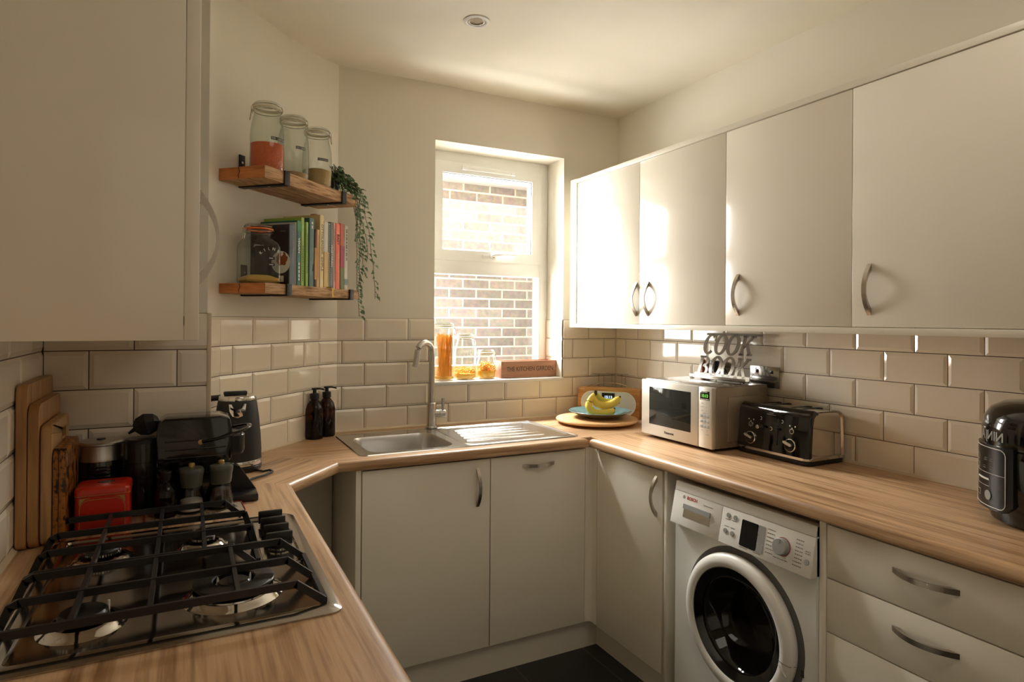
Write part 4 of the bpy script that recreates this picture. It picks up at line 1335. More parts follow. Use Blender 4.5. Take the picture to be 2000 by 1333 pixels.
# ================================================================== amber pump bottles
def pump(x, y, rz, label):
    t_ = thing('pump_bottle', label, 'soap bottle', (x, y, Z), rz, group='amber pump bottles by the sink')
    bm = B(); lathe(bm, [(0, 0.0005), (0.033, 0.0005), (0.0355, 0.004), (0.0360, 0.010), (0.0360, 0.112), (0.0345, 0.125), (0.029, 0.142), (0.019, 0.156), (0.0135, 0.163), (0.0135, 0.170)], 40); b_ = obj('glass_body', bm, 'amber_glass', t_)
    bm = B(); lathe(bm, [(0, 0.003), (0.0335, 0.004), (0.0342, 0.012), (0.0342, 0.075), (0, 0.075)], 36); obj('soap', bm, 'amber_glass', b_)
    bm = B(); lathe(bm, [(0.0175, 0.164), (0.0180, 0.166), (0.0180, 0.186), (0.0165, 0.188), (0.008, 0.189), (0.0075, 0.200), (0.0075, 0.206), (0.0, 0.206)], 24)
    p_ = obj('pump', bm, 'black_matt', t_)
    bm = B(); lathe(bm, [(0.0115, 0.203), (0.0115, 0.210), (0, 0.211)], 20); tube(bm, [(0, 0, 0.207), (0.02, 0, 0.208), (0.034, 0, 0.205), (0.041, 0, 0.202)], [0.0045, 0.004, 0.0035, 0.0028], 8); obj('nozzle', bm, 'black_matt', p_)
pump(-1.634, -0.123, R(-25), 'amber glass pump bottle in front, left of its twin, lettering on its shoulder')
pump(-1.576, -0.078, R(-25), 'amber glass pump bottle behind, next to the sink corner')

def SL(u, w, z):
    p = D0 + DU * u + DN * w
    return (p.x, p.y, z)

def marks(name, o, xd, yd, rows, mat, parent, h=0.0012, seed=1, pitch=None):
    """small illegible print: short bars; rows = [(x0, x1, y), ...] in the given plane"""
    random.seed(seed)
    bm = B()
    M = axes(o, xd, yd)
    for x0, x1, y in rows:
        x = x0
        while x < x1:
            w = random.uniform(0.6, 1.6) * h * 1.3
            box(bm, x, min(x + w, x1), y, y + h, 0, 0.0002, mat=M)
            x += w + h * 0.6
    return obj(name, bm, mat, parent)

# ================================================================== shelves on the diagonal wall
def shelf(u0, u1, zt, th, brs, label):
    t_ = thing('wall_shelf', label, 'shelf', SL(0, 0, zt - th), R(45), group='rustic shelves on the diagonal wall')
    bm = B()
    random.seed(int(zt * 100))
    n = 14
    pts = [(u0 + (u1 - u0) * i / n, -0.190 - random.uniform(-0.0012, 0.0012)) for i in range(n + 1)]
    prism(bm, [(u0, -0.0005)] + pts + [(u1, -0.0005)], 0.0, th, bev=0.0025)
    for f in bm.faces:
        if f.normal.x < -0.8 or f.normal.x > 0.8:
            f.material_index = 1
    obj('plank', bm, ['shelf_front', 'shelf_end'], t_, ang=40)
    bm = B()
    tube(bm, [(u0 - 0.0004, -0.085, th * 0.98), (u0 - 0.0004, -0.089, th * 0.6), (u0 - 0.0004, -0.083, th * 0.3), (u0 - 0.0004, -0.086, 0.003)], 1.0, rect=(0.0008, 0.0008))
    obj('end_crack', bm, 'dark_void', t_)
    for ub_ in brs:
        bm = B()
        w = 0.014
        box(bm, ub_ - w, ub_ + w, -0.196, -0.002, -0.0055, -0.0005, 0.001)
        box(bm, ub_ - w, ub_ + w, -0.197, -0.1915, -0.0055, th + 0.002, 0.001)
        box(bm, ub_ - w, ub_ + w, -0.0055, -0.0005, -0.0055, th + 0.072, 0.001)
        b_ = obj('bracket', bm, 'bracket_black', t_)
        bm = B(); lathe(bm, [(0.0042, 0), (0.0042, 0.001), (0, 0.0012)], 16, mat=axes((ub_, -0.0055, th + 0.045), (1, 0, 0), (0, 0, 1), (0, -1, 0))); obj('screw', bm, 'screw', b_)
        bm = B(); lathe(bm, [(0.004, 0), (0.004, 0.001), (0, 0.0012)], 12, mat=axes((ub_, -0.120, -0.0055), (1, 0, 0), (0, -1, 0), (0, 0, -1))); obj('screw', bm, 'screw', b_)
    return t_
ZU, ZL = 1.9185, 1.5275
shelf(-0.024, 0.545, ZU, 0.042, (0.045 + 0.040, 0.440), 'upper rustic wooden shelf holding three tall jars and the trailing plant')
shelf(-0.018, 0.560, ZL, 0.035, (0.100, 0.500), 'lower rustic wooden shelf holding the square jar and the cookbooks')

# ================================================================== clip-top jars
def lid_and_clip(t_, r, z, ang, rub, lidr=None, square=False):
    """rim, rubber ring, lid and wire clip above neck height z"""
    lr = lidr or r
    bm = B(); lathe(bm, [(lr * 0.93, z), (lr * 0.99, z + 0.002), (lr * 0.99, z + 0.006), (lr * 0.93, z + 0.007)], 40, cap0=False, cap1=False)
    obj('rubber_ring', bm, rub, t_)
    bm = B(); lathe(bm, [(lr * 0.88, z + 0.006), (lr, z + 0.008), (lr, z + 0.015), (lr * 0.96, z + 0.018), (lr * 0.90, z + 0.020), (lr * 0.84, z + 0.0195), (lr * 0.80, z + 0.0165), (0, z + 0.0165)], 40, cap0=False)
    obj('lid', bm, 'jar_glass', t_)
    bm = B()
    ca, sa = math.cos(ang), math.sin(ang)
    for zz in (z - 0.006, z + 0.011):
        tube(bm, [(lr * 1.015 * math.cos(2 * PI * i / 28), lr * 1.015 * math.sin(2 * PI * i / 28), zz) for i in range(28)], 0.0011, 6, closed=True)
    def Q(rad, tan, zz):
        return (ca * rad - sa * tan, sa * rad + ca * tan, zz)
    for s in (-1, 1):
        tube(bm, [Q(lr * 1.01, s * 0.010, z + 0.012), Q(lr * 1.10, s * 0.010, z + 0.002), Q(lr * 1.12, s * 0.009, z - 0.010), Q(lr * 1.04, s * 0.008, z - 0.012)], 0.0012, 6)
        tube(bm, [Q(lr * 1.03, s * 0.008, z - 0.004), Q(lr * 1.14, s * 0.007, z - 0.014), Q(lr * 1.20, s * 0.006, z - 0.034)], 0.0012, 6)
    tube(bm, [Q(lr * 1.20, -0.006, z - 0.034), Q(lr * 1.215, 0, z - 0.040), Q(lr * 1.20, 0.006, z - 0.034)], 0.0012, 6)
    for s in (-1, 1):
        tube(bm, [Q(-lr * 1.01, s * 0.008, z + 0.012), Q(-lr * 1.08, s * 0.008, z + 0.004), Q(-lr * 1.02, s * 0.008, z - 0.006)], 0.0012, 6)
    obj('wire_clip', bm, 'nickel', t_)

def jar(name, loc, label, R0, H, neck, fill, fz, ang, group, rub='white_rubber', tape=None, ta=0.0, straight=False, rz=0.0, mound=0.0, arc=None):
    t_ = thing(name, label, 'jar', loc, rz, group=group)
    if straight:
        prof = [(0, 0.0005), (R0 * 0.90, 0.0005), (R0 * 0.98, 0.004), (R0, 0.010), (R0, H - 0.020), (R0 * 0.97, H - 0.010), (neck, H - 0.004), (neck, H)]
    else:
        prof = [(0, 0.0005), (R0 * 0.82, 0.0005), (R0 * 0.93, 0.005), (R0, 0.020), (R0, H * 0.55), (R0 * 0.97, H * 0.68), (R0 * 0.90, H * 0.78), (R0 * 0.82, H * 0.86), (neck * 0.97, H * 0.91), (neck * 0.97, H - 0.010), (neck * 1.02, H - 0.008), (neck * 1.02, H - 0.003), (neck * 0.96, H)]
    bm = B(); lathe(bm, prof, 48, cap1=False)
    g = obj('glass_body', bm, 'jar_glass', t_)
    bm = B()
    def rad(z):
        for (r1, z1), (r2, z2) in zip(prof[:-1], prof[1:]):
            if z1 <= z <= z2 and z2 > z1:
                return r1 + (r2 - r1) * (z - z1) / (z2 - z1)
        return R0
    fp = [(0, 0.005)] + [(rad(0.005 + (fz - 0.005) * i / 7) - 0.0028, 0.005 + (fz - 0.005) * i / 7) for i in range(8)] + [(R0 * 0.5, fz + mound), (0, fz + mound * 0.8)]
    fp[1] = (R0 * 0.82, 0.005)
    lathe(bm, fp, 40)
    obj('filling', bm, fill, g)
    lid_and_clip(t_, neck * 1.04, H, ang, rub)
    if tape:
        s, tz, tw = tape
        n = 8
        bm = B()
        rr_ = rad(tz) + 0.0008
        L = []
        a0 = ta - tw / rr_ / 2
        for i in range(n + 1):
            a = a0 + tw / rr_ * i / n
            L.append([bm.verts.new((q * math.cos(a), q * math.sin(a), zz)) for q, zz in ((rr_, tz - 0.0052), (rr_, tz + 0.0052), (rr_ - 0.0006, tz + 0.0052), (rr_ - 0.0006, tz - 0.0052))])
        for p, q in zip(L[:-1], L[1:]):
            for j in range(4):
                bm.faces.new((p[j], p[(j + 1) % 4], q[(j + 1) % 4], q[j]))
        bm.faces.new(L[0]); bm.faces.new(L[-1])
        tp = obj('label_tape', bm, 'black_plastic', g)
        bm = B()
        for i, ch in enumerate(s):
            if ch == ' ': continue
            a = a0 + tw / rr_ * (i + 0.5 + 0.4) / (len(s) + 0.8)
            o_ = text('letter', ch, 0.0085, (rr_ * 1.004 * math.cos(a), rr_ * 1.004 * math.sin(a), tz - 0.003), (-math.sin(a), math.cos(a), 0), (0, 0, 1), 'text_white', None, 0.0001, align='CENTER')
            bm.from_mesh(o_.data)
            me_ = o_.data; bpy.data.objects.remove(o_); bpy.data.meshes.remove(me_)
        obj('tape_lettering', bm, 'text_white', tp, normals=False)
    return t_, g
G1 = 'tall clip-top jars on the upper shelf'
cd = lambda p: math.atan2(-2.816 - p[1], -2.106 - p[0])   # angle from p towards the photographer
p = SL(0.083, 0.112, ZU)
jar('glass_jar', p, 'tall clip-top jar of red lentils with a black label, on the upper shelf', 0.057, 0.222, 0.0455, 'lentils', 0.098, cd(p) - R(95), G1, tape=('RED LENTILS', 0.112, 0.060), ta=cd(p) + R(42), mound=0.004)
p = SL(0.232, 0.108, ZU)
jar('glass_jar', p, 'nearly empty clip-top jar in the middle of the upper shelf trio', 0.057, 0.222, 0.0455, 'grain_tan', 0.030, cd(p) + R(62), G1, tape=('QUINOA', 0.118, 0.038), ta=cd(p) + R(28), mound=0.0)
p = SL(0.384, 0.106, ZU)
jar('glass_jar', p, 'clip-top jar half full of pale grain beside the trailing plant', 0.057, 0.222, 0.0455, 'quinoa', 0.075, cd(p) + R(70), G1, tape=('COUSCOUS', 0.112, 0.044), ta=cd(p) + R(24), mound=0.008)

# square jar on the lower shelf
p = SL(0.062, 0.098, ZL)
t = thing('glass_jar', 'large square clip-top jar with an orange seal on the lower shelf', 'jar', p, R(0 + 18))
bm = B()
prev = None
for hw, r_, z_ in ((0.052, 0.02, 0.0005), (0.057, 0.022, 0.004), (0.0595, 0.022, 0.012), (0.0595, 0.022, 0.125), (0.057, 0.028, 0.142), (0.050, 0.036, 0.156), (0.0435, 0.0434, 0.163), (0.0425, 0.0424, 0.186)):
    cur = [bm.verts.new((x, y, z_)) for x, y in rrect(2 * hw, 2 * hw, r_, 8)]
    if prev: bridge(bm, prev, cur)
    else: bm.faces.new(cur)
    prev = cur
g = obj('glass_body', bm, 'jar_glass', t, ang=50)
bm = B()
prev = None
for hw, r_, z_ in ((0.050, 0.02, 0.005), (0.0565, 0.022, 0.012), (0.0568, 0.022, 0.020), (0.035, 0.03, 0.031)):
    cur = [bm.verts.new((x, y, z_)) for x, y in rrect(2 * hw, 2 * hw, r_, 8)]
    if prev: bridge(bm, prev, cur)
    else: bm.faces.new(cur)
    prev = cur
bm.faces.new(prev)
obj('filling', bm, 'flour_yellow', g)
lid_and_clip(t, 0.0475, 0.187, R(185), 'orange_rubber')
fc = (0.012, -0.0600, 0.105)
arc_text('jar_lettering', 'KILNER', 0.014, (0.018, -0.0603, 0.070), 0.046, 138, 42, (1, 0, 0), (0, 0, 1), 'text_white', g, 0.0002)
for zz in (0.088, 0.066):
    bm = B(); box(bm, 0.008, 0.030, -0.0606, -0.0600, zz - 0.005, zz + 0.005); tp = obj('label_tape', bm, 'black_plastic', g)
    marks('tape_print', (0.011, -0.0607, zz - 0.0015), (1, 0, 0), (0, 0, 1), [(0, 0.013, 0)], 'text_white', tp, 0.003, seed=int(zz * 1000))

# ================================================================== cookbooks
def bookmat(n, c, rough=0.45):
    return pm('book_' + n, srgb(*c), rough, noise=(20, 0.06, (1, 1, 1)))
BK = [  # u0, u1, top z, depth, cover colour, spine label
    (0.134, 0.1655, 1.7465, 0.168, (74, 84, 98), 'slate-spined cookbook with a dark food-photo cover, beside the square jar'),
    (0.1675, 0.1745, 1.7570, 0.150, (190, 184, 170), 'thin off-white book between the slate-spined and teal books'),
    (0.1760, 0.1975, 1.7650, 0.160, (30, 104, 96), 'teal and green vegan cookbook with white spine lettering'),
    (0.2000, 0.2190, 1.7800, 0.164, (142, 176, 66), 'lime-green book, tallest of the two lime ones'),
    (0.2290, 0.2440, 1.7670, 0.160, (150, 188, 88), 'thinner lime-green book beside the patterned teal book'),
    (0.2500, 0.2790, 1.7860, 0.164, (66, 104, 94), 'grey-teal book with pale leaf drawings on its spine'),
    (0.2815, 0.2940, 1.7480, 0.140, (70, 40, 30), 'short dark brown and mustard book beside the tan book'),
    (0.2955, 0.3130, 1.7490, 0.150, (206, 160, 94), 'short tan book left of the tallest cream book'),
    (0.3160, 0.3410, 1.8085, 0.168, (220, 200, 142), 'tallest cream book, OTTOLENGHI SIMPLE on its spine'),
    (0.3425, 0.3700, 1.7860, 0.160, (198, 194, 186), 'white and gold book with a yellow ribbon marker'),
    (0.3715, 0.3840, 1.7850, 0.164, (170, 166, 156), 'book with a black and white striped edge'),
    (0.3850, 0.4030, 1.7905, 0.160, (84, 92, 94), 'grey VEGETARIAN book beside the striped one'),
    (0.4045, 0.4200, 1.7910, 0.160, (200, 160, 144), 'pale pink book left of the orange EAST book'),
    (0.4220, 0.4530, 1.7925, 0.166, (232, 92, 48), 'bright orange book with EAST on its spine'),
    (0.4545, 0.4830, 1.7960, 0.168, (176, 72, 26), 'book with a rust, magenta and olive banded spine'),
    (0.4850, 0.5100, 1.7920, 0.164, (206, 200, 186), 'white speckled book at the plant end of the lower shelf'),
]
pm('band_magenta', srgb(150, 26, 58), 0.5); pm('band_olive', srgb(96, 100, 28), 0.5); pm('band_gold', srgb(206, 170, 100), 0.5)
pm('band_green', srgb(40, 134, 74), 0.5); pm('band_mustard', srgb(190, 130, 40), 0.5); pm('cover_dark', srgb(40, 26, 30), 0.3)
pm('food_brown', srgb(150, 72, 34), 0.5, noise=(120, 0.5, (1, 1, 1))); pm('ribbon', srgb(226, 190, 40), 0.6); pm('leaf_print', srgb(150, 168, 130), 0.6)
for i, (u0, u1, zt, dp, c, lab) in enumerate(BK):
    t_ = thing('cookbook', lab, 'book', SL((u0 + u1) / 2, 0.170 - dp / 2, ZL), R(45), group='cookbooks on the lower shelf')
    w = u1 - u0; h = zt - ZL; fy = -dp / 2
    mn = 'book_%d' % i; bookmat(str(i), c)
    ct = 0.0016
    bm = B()
    # cover: spine and two boards
    outer = [(-w / 2, dp / 2)] + [(-w / 2, fy + 0.003), (-w / 2 + 0.0015, fy + 0.0006), (0, fy - 0.0008), (w / 2 - 0.0015, fy + 0.0006), (w / 2, fy + 0.003)] + [(w / 2, dp / 2), (w / 2 - ct, dp / 2), (w / 2 - ct, fy + 0.004), (-w / 2 + ct, fy + 0.004), (-w / 2 + ct, dp / 2)]
    prism(bm, outer, 0.0004, h)
    cv_ = obj('cover', bm, mn, t_, ang=30)
    bm = B(); box(bm, -w / 2 + ct, w / 2 - ct, fy + 0.0042, dp / 2 - 0.003, 0.003, h - 0.003); obj('pages', bm, 'paper', t_)
    so = fy - 0.0010
    def band(z0, z1, mat, name='spine_band'):
        bm = B(); box(bm, -w / 2 - 0.0002, w / 2 + 0.0002, so - 0.0002, fy + 0.0032, z0, z1); return obj(name, bm, mat, cv_)
    def spine(s, size, z, mat, sx=1.0, sp=1.0, bold=0.0):
        return text('spine_title', s, size, (-size * 0.34, so - 0.0004, z), (0, 0, -1), (1, 0, 0), mat, cv_, 0.0002, sx=sx, sp=sp, bold=bold)
    def smalls(z0, z1, mat, hh=0.004, seed=3):
        return marks('spine_print', (-hh / 2, so - 0.0004, z1), (0, 0, -1), (1, 0, 0), [(0, z1 - z0, 0)], mat, cv_, hh, seed=seed)
    if i == 0:
        x = -w / 2 - 0.0004
        bm = B(); box(bm, x, x + 0.0008, fy + 0.004, dp / 2 - 0.001, 0.002, h - 0.003); ar = obj('cover_picture', bm, 'cover_dark', cv_)
        Mx = axes((x - 0.0002, -0.048, 0.082), (0, -1, 0), (0, 0, 1), (-1, 0, 0))
        bm = B(); prism(bm, circ(0.040, 32), 0, 0.0003, mat=Mx); obj('cover_plate', bm, 'white_plastic', ar)
        bm = B(); prism(bm, [(x_ * (1 + 0.12 * math.sin(k * 2.1)), y_ * (1 + 0.15 * math.cos(k * 1.7))) for k, (x_, y_) in enumerate(circ(0.024, 22))], 0.0003, 0.0006, mat=Mx @ Matrix.Translation((0.004, 0.012, 0))); obj('cover_dish', bm, 'food_brown', ar)
        bm = B(); box(bm, x - 0.0003, x, -0.060, -0.038, 0.012, 0.034); bc = obj('barcode_box', bm, 'paper', ar)
        marks('cover_print', (x - 0.0003, -0.045, 0.192), (0, -1, 0), (0, 0, 1), [(0, 0.022, 0)], 'text_grey', ar, 0.003)
        smalls(0.10, 0.195, 'text_grey', 0.005)
    elif i == 2:
        band(0.197, h - 0.001, 'band_green'); spine('VEGAN', 0.017, 0.175, 'text_white', bold=0.0003); smalls(0.02, 0.085, 'text_white', 0.006, 5)
    elif i == 3: smalls(0.02, 0.15, 'leaf', 0.004, 6)
    elif i == 4: smalls(0.05, 0.2, 'leaf', 0.003, 7)
    elif i == 5:
        smalls(0.22, 0.245, 'text_white', 0.008, 8)
        bm = B()
        for q, (xx, zz) in enumerate(((0.002, 0.16), (-0.002, 0.115), (0.003, 0.075), (-0.001, 0.04))):
            prism(bm, [(xx + 0.008 * math.sin(a) * (1 if a < PI else -1) * abs(math.sin(a)) ** 0.3, zz + 0.016 * math.cos(a)) for a in [2 * PI * k / 14 for k in range(14)]], 0, 0.0003, mat=axes((0, so - 0.0003, 0), (1, 0, 0), (0, 0, 1)))
        obj('leaf_drawing', bm, 'leaf_print', cv_)
    elif i == 6: band(0.03, 0.15, 'band_mustard'); smalls(0.16, 0.2, 'text_red', 0.005, 9)
    elif i == 7: smalls(0.03, 0.2, 'pin_wood', 0.003, 10)
    elif i == 8: spine('OTTOLENGHI  SIMPLE', 0.0158, 0.246, 'text_dark', sx=1.16)
    elif i == 9:
        band(0.004, 0.142, 'band_gold')
        bm = B(); tube(bm, [(0.002, fy + 0.010, 0.002), (0.002, fy - 0.006, 0.0015), (0.003, fy - 0.0260, 0.0015), (0.003, fy - 0.0295, -0.002), (0.001, fy - 0.0295, -0.018), (0.005, fy - 0.0295, -0.036)], 1.0, rect=(0.004, 0.0005), hint=Vector((0, -1, 0.3))); obj('ribbon_marker', bm, 'ribbon', cv_)
    elif i == 10:
        bm = B()
        for k in range(34):
            z = 0.004 + k * 0.0075
            if z < h - 0.006:
                box(bm, -w / 2 + 0.001, w / 2 - 0.001, so - 0.0004, so, -0.0016, 0.0016, mat=Matrix.Translation((0, 0, z + 0.002)) @ Matrix.Rotation(R(28), 4, 'Y'))
        obj('spine_stripe', bm, 'enamel_black', cv_)
    elif i == 11: spine('VEGETARIAN', 0.0150, 0.175, 'text_white', bold=0.0002)
    elif i == 12: smalls(0.03, 0.24, 'text_grey', 0.003, 12)
    elif i == 13: spine('EAST', 0.020, 0.222, 'text_dark', bold=0.0006); smalls(0.03, 0.15, 'band_gold', 0.005, 13)
    elif i == 14: band(0.090, 0.178, 'band_magenta'); band(0.001, 0.090, 'band_olive')
    elif i == 15: smalls(0.12, 0.25, 'text_grey', 0.008, 15); band(0.02, 0.045, 'plate_teal')
    if i == 8:
        bm = B(); box(bm, -0.012, 0.006, fy + 0.02, fy + 0.045, h - 0.004, h + 0.004, 0.001); obj('page_marker', bm, 'pin_wood', cv_)

# ================================================================== trailing plant
t = thing('trailing_plant', 'trailing artificial vine hanging from the right end of the upper shelf', 'plant', SL(0.485, 0.10, ZU), R(45))
bm = B(); lathe(bm, [(0, 0), (0.030, 0), (0.038, 0.05), (0.040, 0.055), (0.036, 0.055), (0, 0.050)], 24); obj('pot', bm, 'black_matt', t)
random.seed(21)
stems = B(); lf = B(); lf2 = B()
def leaf(bm, p, d, up, L):
    d = Vector(d).normalized(); s = d.cross(Vector(up)).normalized(); n = s.cross(d).normalized()
    W = L * 0.32
    prof = [(0, 0, 0), (0.3, 0.85, -0.10), (0.6, 0.8, -0.12), (1.0, 0, 0.06)]
    mid = [bm.verts.new(Vector(p) + d * (L * a) + n * (L * 0.10 * math.sin(PI * a))) for a in (0, 0.3, 0.6, 1.0)]
    for sg in (-1, 1):
        e = [bm.verts.new(Vector(p) + d * (L * a) + s * (sg * W * b) + n * (L * (0.10 * math.sin(PI * a) + 0.12 * b))) for a, b in ((0.28, 1.0), (0.6, 0.85))]
        bm.faces.new((mid[0], e[0], mid[1])); bm.faces.new((mid[1], e[0], e[1], mid[2])); bm.faces.new((mid[2], e[1], mid[3]))
def vine(pts, n, L0, spread=1.0, pale=0.25, side=1.0):
    P = [Vector(q) for q in pts]
    tube(stems, P, 0.0012, 5)
    seg = []
    for a, b in zip(P[:-1], P[1:]):
        seg.append((a, b, (b - a).length))
    tot = sum(s[2] for s in seg)
    for i in range(n):
        dd = tot * (i + 0.5) / n
        for a, b, l in seg:
            if dd <= l: break
            dd -= l
        p_ = a + (b - a) * min(1, dd / l)
        ax = (b - a).normalized()
        az = random.uniform(0, 2 * PI)
        if random.random() < 0.55: az = random.choice((0, PI)) + random.uniform(-0.6, 0.6)
        out = Vector((math.cos(az), -abs(math.sin(az)) * 0.8, 0.0))
        d = (out * spread + ax * 0.7 + Vector((0, 0, random.uniform(-0.2, 0.5)))).normalized()
        q = p_ + d * random.uniform(0.004, 0.014)
        tube(stems, [p_, q], 0.0007, 4)
        leaf(lf2 if random.random() < pale else lf, q, d + Vector((0, 0, -0.2)), Vector((0.1, -1, 0.2)), L0 * random.uniform(0.75, 1.15))
# crown over the shelf end
for k in range(26):
    a = random.uniform(-2.9, 0.5)
    r_ = random.uniform(0.02, 0.085)
    top = Vector((0.02 + 0.95 * r_ * math.cos(a), r_ * math.sin(a) * 1.1, 0.05 + random.uniform(0.0, 0.065) - r_ * 0.3))
    vine([(0, 0, 0.05), (top.x * 0.5, top.y * 0.5, max(0.085, top.z + 0.02)), tuple(top), (top.x * 1.25, top.y * 1.2, top.z - 0.03)], 6, 0.026, 1.0, 0.12)
# hanging strands (x along the wall, -y out, z down)
ex, ey = 0.066, -0.085
def hang(x0, y0, dx, z1, n, L=0.026, pale=0.25, bow=0.0):
    pts = [(0, 0, 0.05), (x0 * 0.6, y0 * 0.6, 0.062), (x0, y0, 0.02)]
    m_ = 9
    for i in range(1, m_ + 1):
        f = i / m_
        pts.append((x0 + dx * f + bow * math.sin(PI * f) + random.uniform(-0.004, 0.004), y0 + random.uniform(-0.005, 0.005), 0.02 + (z1 - 0.02) * f))
    vine(pts, n, L, 1.0, pale)
hang(0.070, -0.070, 0.040, -0.500, 44, 0.027, 0.35)
hang(0.075, -0.100, 0.120, -0.420, 26, 0.029, 0.1, 0.02)
hang(0.085, -0.060, 0.115, -0.250, 20, 0.028, 0.15, 0.02)
hang(0.060, -0.095, 0.060, -0.330, 26, 0.027, 0.3, -0.015)
hang(0.030, -0.118, 0.010, -0.110, 14, 0.025, 0.15)
hang(0.010, -0.122, -0.020, -0.075, 9, 0.025, 0.1)
hang(0.062, -0.080, 0.030, -0.430, 30, 0.025, 0.4, 0.012)
hang(0.075, -0.050, 0.075, -0.200, 18, 0.028, 0.2, 0.02)
obj('vine_stems', stems, 'stem', t, normals=False)
obj('foliage', lf, 'leaf', t, ang=60, normals=False)
o_ = obj('pale_foliage', lf2, 'leaf_pale', t, ang=60, normals=False)

# ================================================================== window sill things
ZS = WZ0 + 0.0045
G2 = 'clip-top jars on the window sill'
p = (-0.981, 0.085, ZS)
t_, g = jar('pasta_jar', p, 'tallest jar on the window sill, packed with spaghetti', 0.0475, 0.262, 0.044, 'pasta', 0.020, cd(p) + R(95), G2, straight=True)
random.seed(3)
bm = B()
for k in range(95):
    a, r_ = random.uniform(0, 2 * PI), 0.041 * math.sqrt(random.random())
    b_, q_ = a + random.uniform(-1.3, 1.3), 0.041 * math.sqrt(random.random())
    z1 = random.uniform(0.205, 0.232)
    tube(bm, [(r_ * math.cos(a), r_ * math.sin(a), 0.008), (q_ * math.cos(b_), q_ * math.sin(b_), z1)], 0.0014, 5)
sg = obj('spaghetti', bm, 'pasta', g); sg['kind'] = 'stuff'
def shells(n, R_, z0, z1, seed, curl):
    random.seed(seed)
    bm = B()
    for k in range(n):
        a, r_ = random.uniform(0, 2 * PI), R_ * math.sqrt(random.random())
        z = random.uniform(z0, z1 + (0.008 if r_ < R_ * 0.6 else 0))
        c_ = Vector((r_ * math.cos(a), r_ * math.sin(a), z))
        M = Matrix.Translation(c_) @ Matrix.Rotation(random.uniform(0, 6.28), 4, 'Z') @ Matrix.Rotation(random.uniform(0, 6.28), 4, 'X')
        ps = [M @ Vector((0.007 * math.cos(x), 0.007 * math.sin(x), 0.002 * x)) for x in [curl * j / 5 for j in range(6)]]
        tube(bm, ps, 0.0022, 6)
    return bm
p = (-0.868, 0.085, ZS)
t_, g = jar('pasta_jar', p, 'wide-shouldered jar on the sill with a shallow layer of pasta shells', 0.054, 0.208, 0.042, 'pasta', 0.030, cd(p) + R(95), G2)
o_ = obj('pasta_shells', shells(90, 0.046, 0.026, 0.046, 4, 3.2), 'pasta', g); o_['kind'] = 'stuff'
arc_text('jar_lettering', 'KILNER', 0.016, (0, -0.0552, 0.085), 0.036, 150, 30, (1, 0, 0), (0, 0, 1), 'text_white', g, 0.0002)
p = (-0.752, 0.085, ZS)
t_, g = jar('pasta_jar', p, 'shortest jar on the sill, half full of small pasta twists', 0.0475, 0.126, 0.0400, 'pasta', 0.040, cd(p) + R(95), G2)
o_ = obj('pasta_twists', shells(110, 0.042, 0.036, 0.068, 9, 5.5), 'pasta', g); o_['kind'] = 'stuff'
t = thing('planter_box', 'small wooden crate reading THE KITCHEN GARDEN on the window sill', 'wooden box', (-0.5165, 0.100, ZS))
bm = B()
hx_, hy_, hh = 0.166, 0.048, 0.086
box(bm, -hx_, hx_, -hy_, -hy_ + 0.009, 0.001, hh, 0.001); box(bm, -hx_, hx_, hy_ - 0.009, hy_, 0.001, hh, 0.001)
box(bm, -hx_, -hx_ + 0.009, -hy_ + 0.009, hy_ - 0.009, 0.001, hh, 0.0006); box(bm, hx_ - 0.009, hx_, -hy_ + 0.009, hy_ - 0.009, 0.001, hh, 0.0006)
box(bm, -hx_ + 0.009, hx_ - 0.009, -hy_ + 0.009, hy_ - 0.009, 0.001, 0.008)
cb = obj('crate_boards', bm, 'crate_wood', t)
text('crate_lettering', 'THE KITCHEN GARDEN', 0.0335, (0.004, -hy_ - 0.0004, 0.034), (1, 0, 0), (0, 0, 1), 'text_dark', cb, 0.0003, sx=0.78, align='CENTER')
bm = B()
for x in (-0.158, 0.158):
    for z in (0.012, 0.072):
        lathe(bm, [(0.0022, 0), (0.0015, 0.0008), (0, 0.0009)], 8, mat=axes((x, -hy_, z), (1, 0, 0), (0, 0, 1), (0, -1, 0)))
obj('nail_head', bm, 'text_dark', cb)

# ================================================================== corner: round board, plate, bananas, radio, glasses
bc_ = (-0.330, -0.290)
t = thing('round_board', 'pale round wooden serving board raised on a small foot in the corner', 'serving board', (bc_[0], bc_[1], Z))
bm = B(); lathe(bm, [(0, 0.012), (0.190, 0.012), (0.197, 0.016), (0.199, 0.021), (0.196, 0.026), (0.188, 0.0285), (0, 0.0285)], 72); obj('board_top', bm, 'board_round', t)
bm = B(); lathe(bm, [(0, 0), (0.09, 0), (0.09, 0.012), (0, 0.012)], 40); obj('foot', bm, 'black_plastic', t)
t = thing('dinner_plate', 'blue-green glazed plate holding the bananas on the round board', 'plate', (-0.316, -0.298, Z + 0.0287))
bm = B()
wob = lambda a: 1 + 0.012 * math.sin(3 * a + 1) + 0.006 * math.sin(7 * a)
lathe(bm, [(0, 0.0015), (0.062, 0.0012), (0.070, 0.000), (0.076, 0.002), (0.115, 0.016), (0.152, 0.033)], 72, wob=wob, cap1=False)
pl = obj('plate_underside', bm, 'plate_rim', t)
bm = B(); lathe(bm, [(0.152, 0.033), (0.1495, 0.0345), (0.112, 0.020), (0.074, 0.0075), (0, 0.006)], 72, wob=wob, cap0=False); obj('glazed_top', bm, 'plate_teal', t)

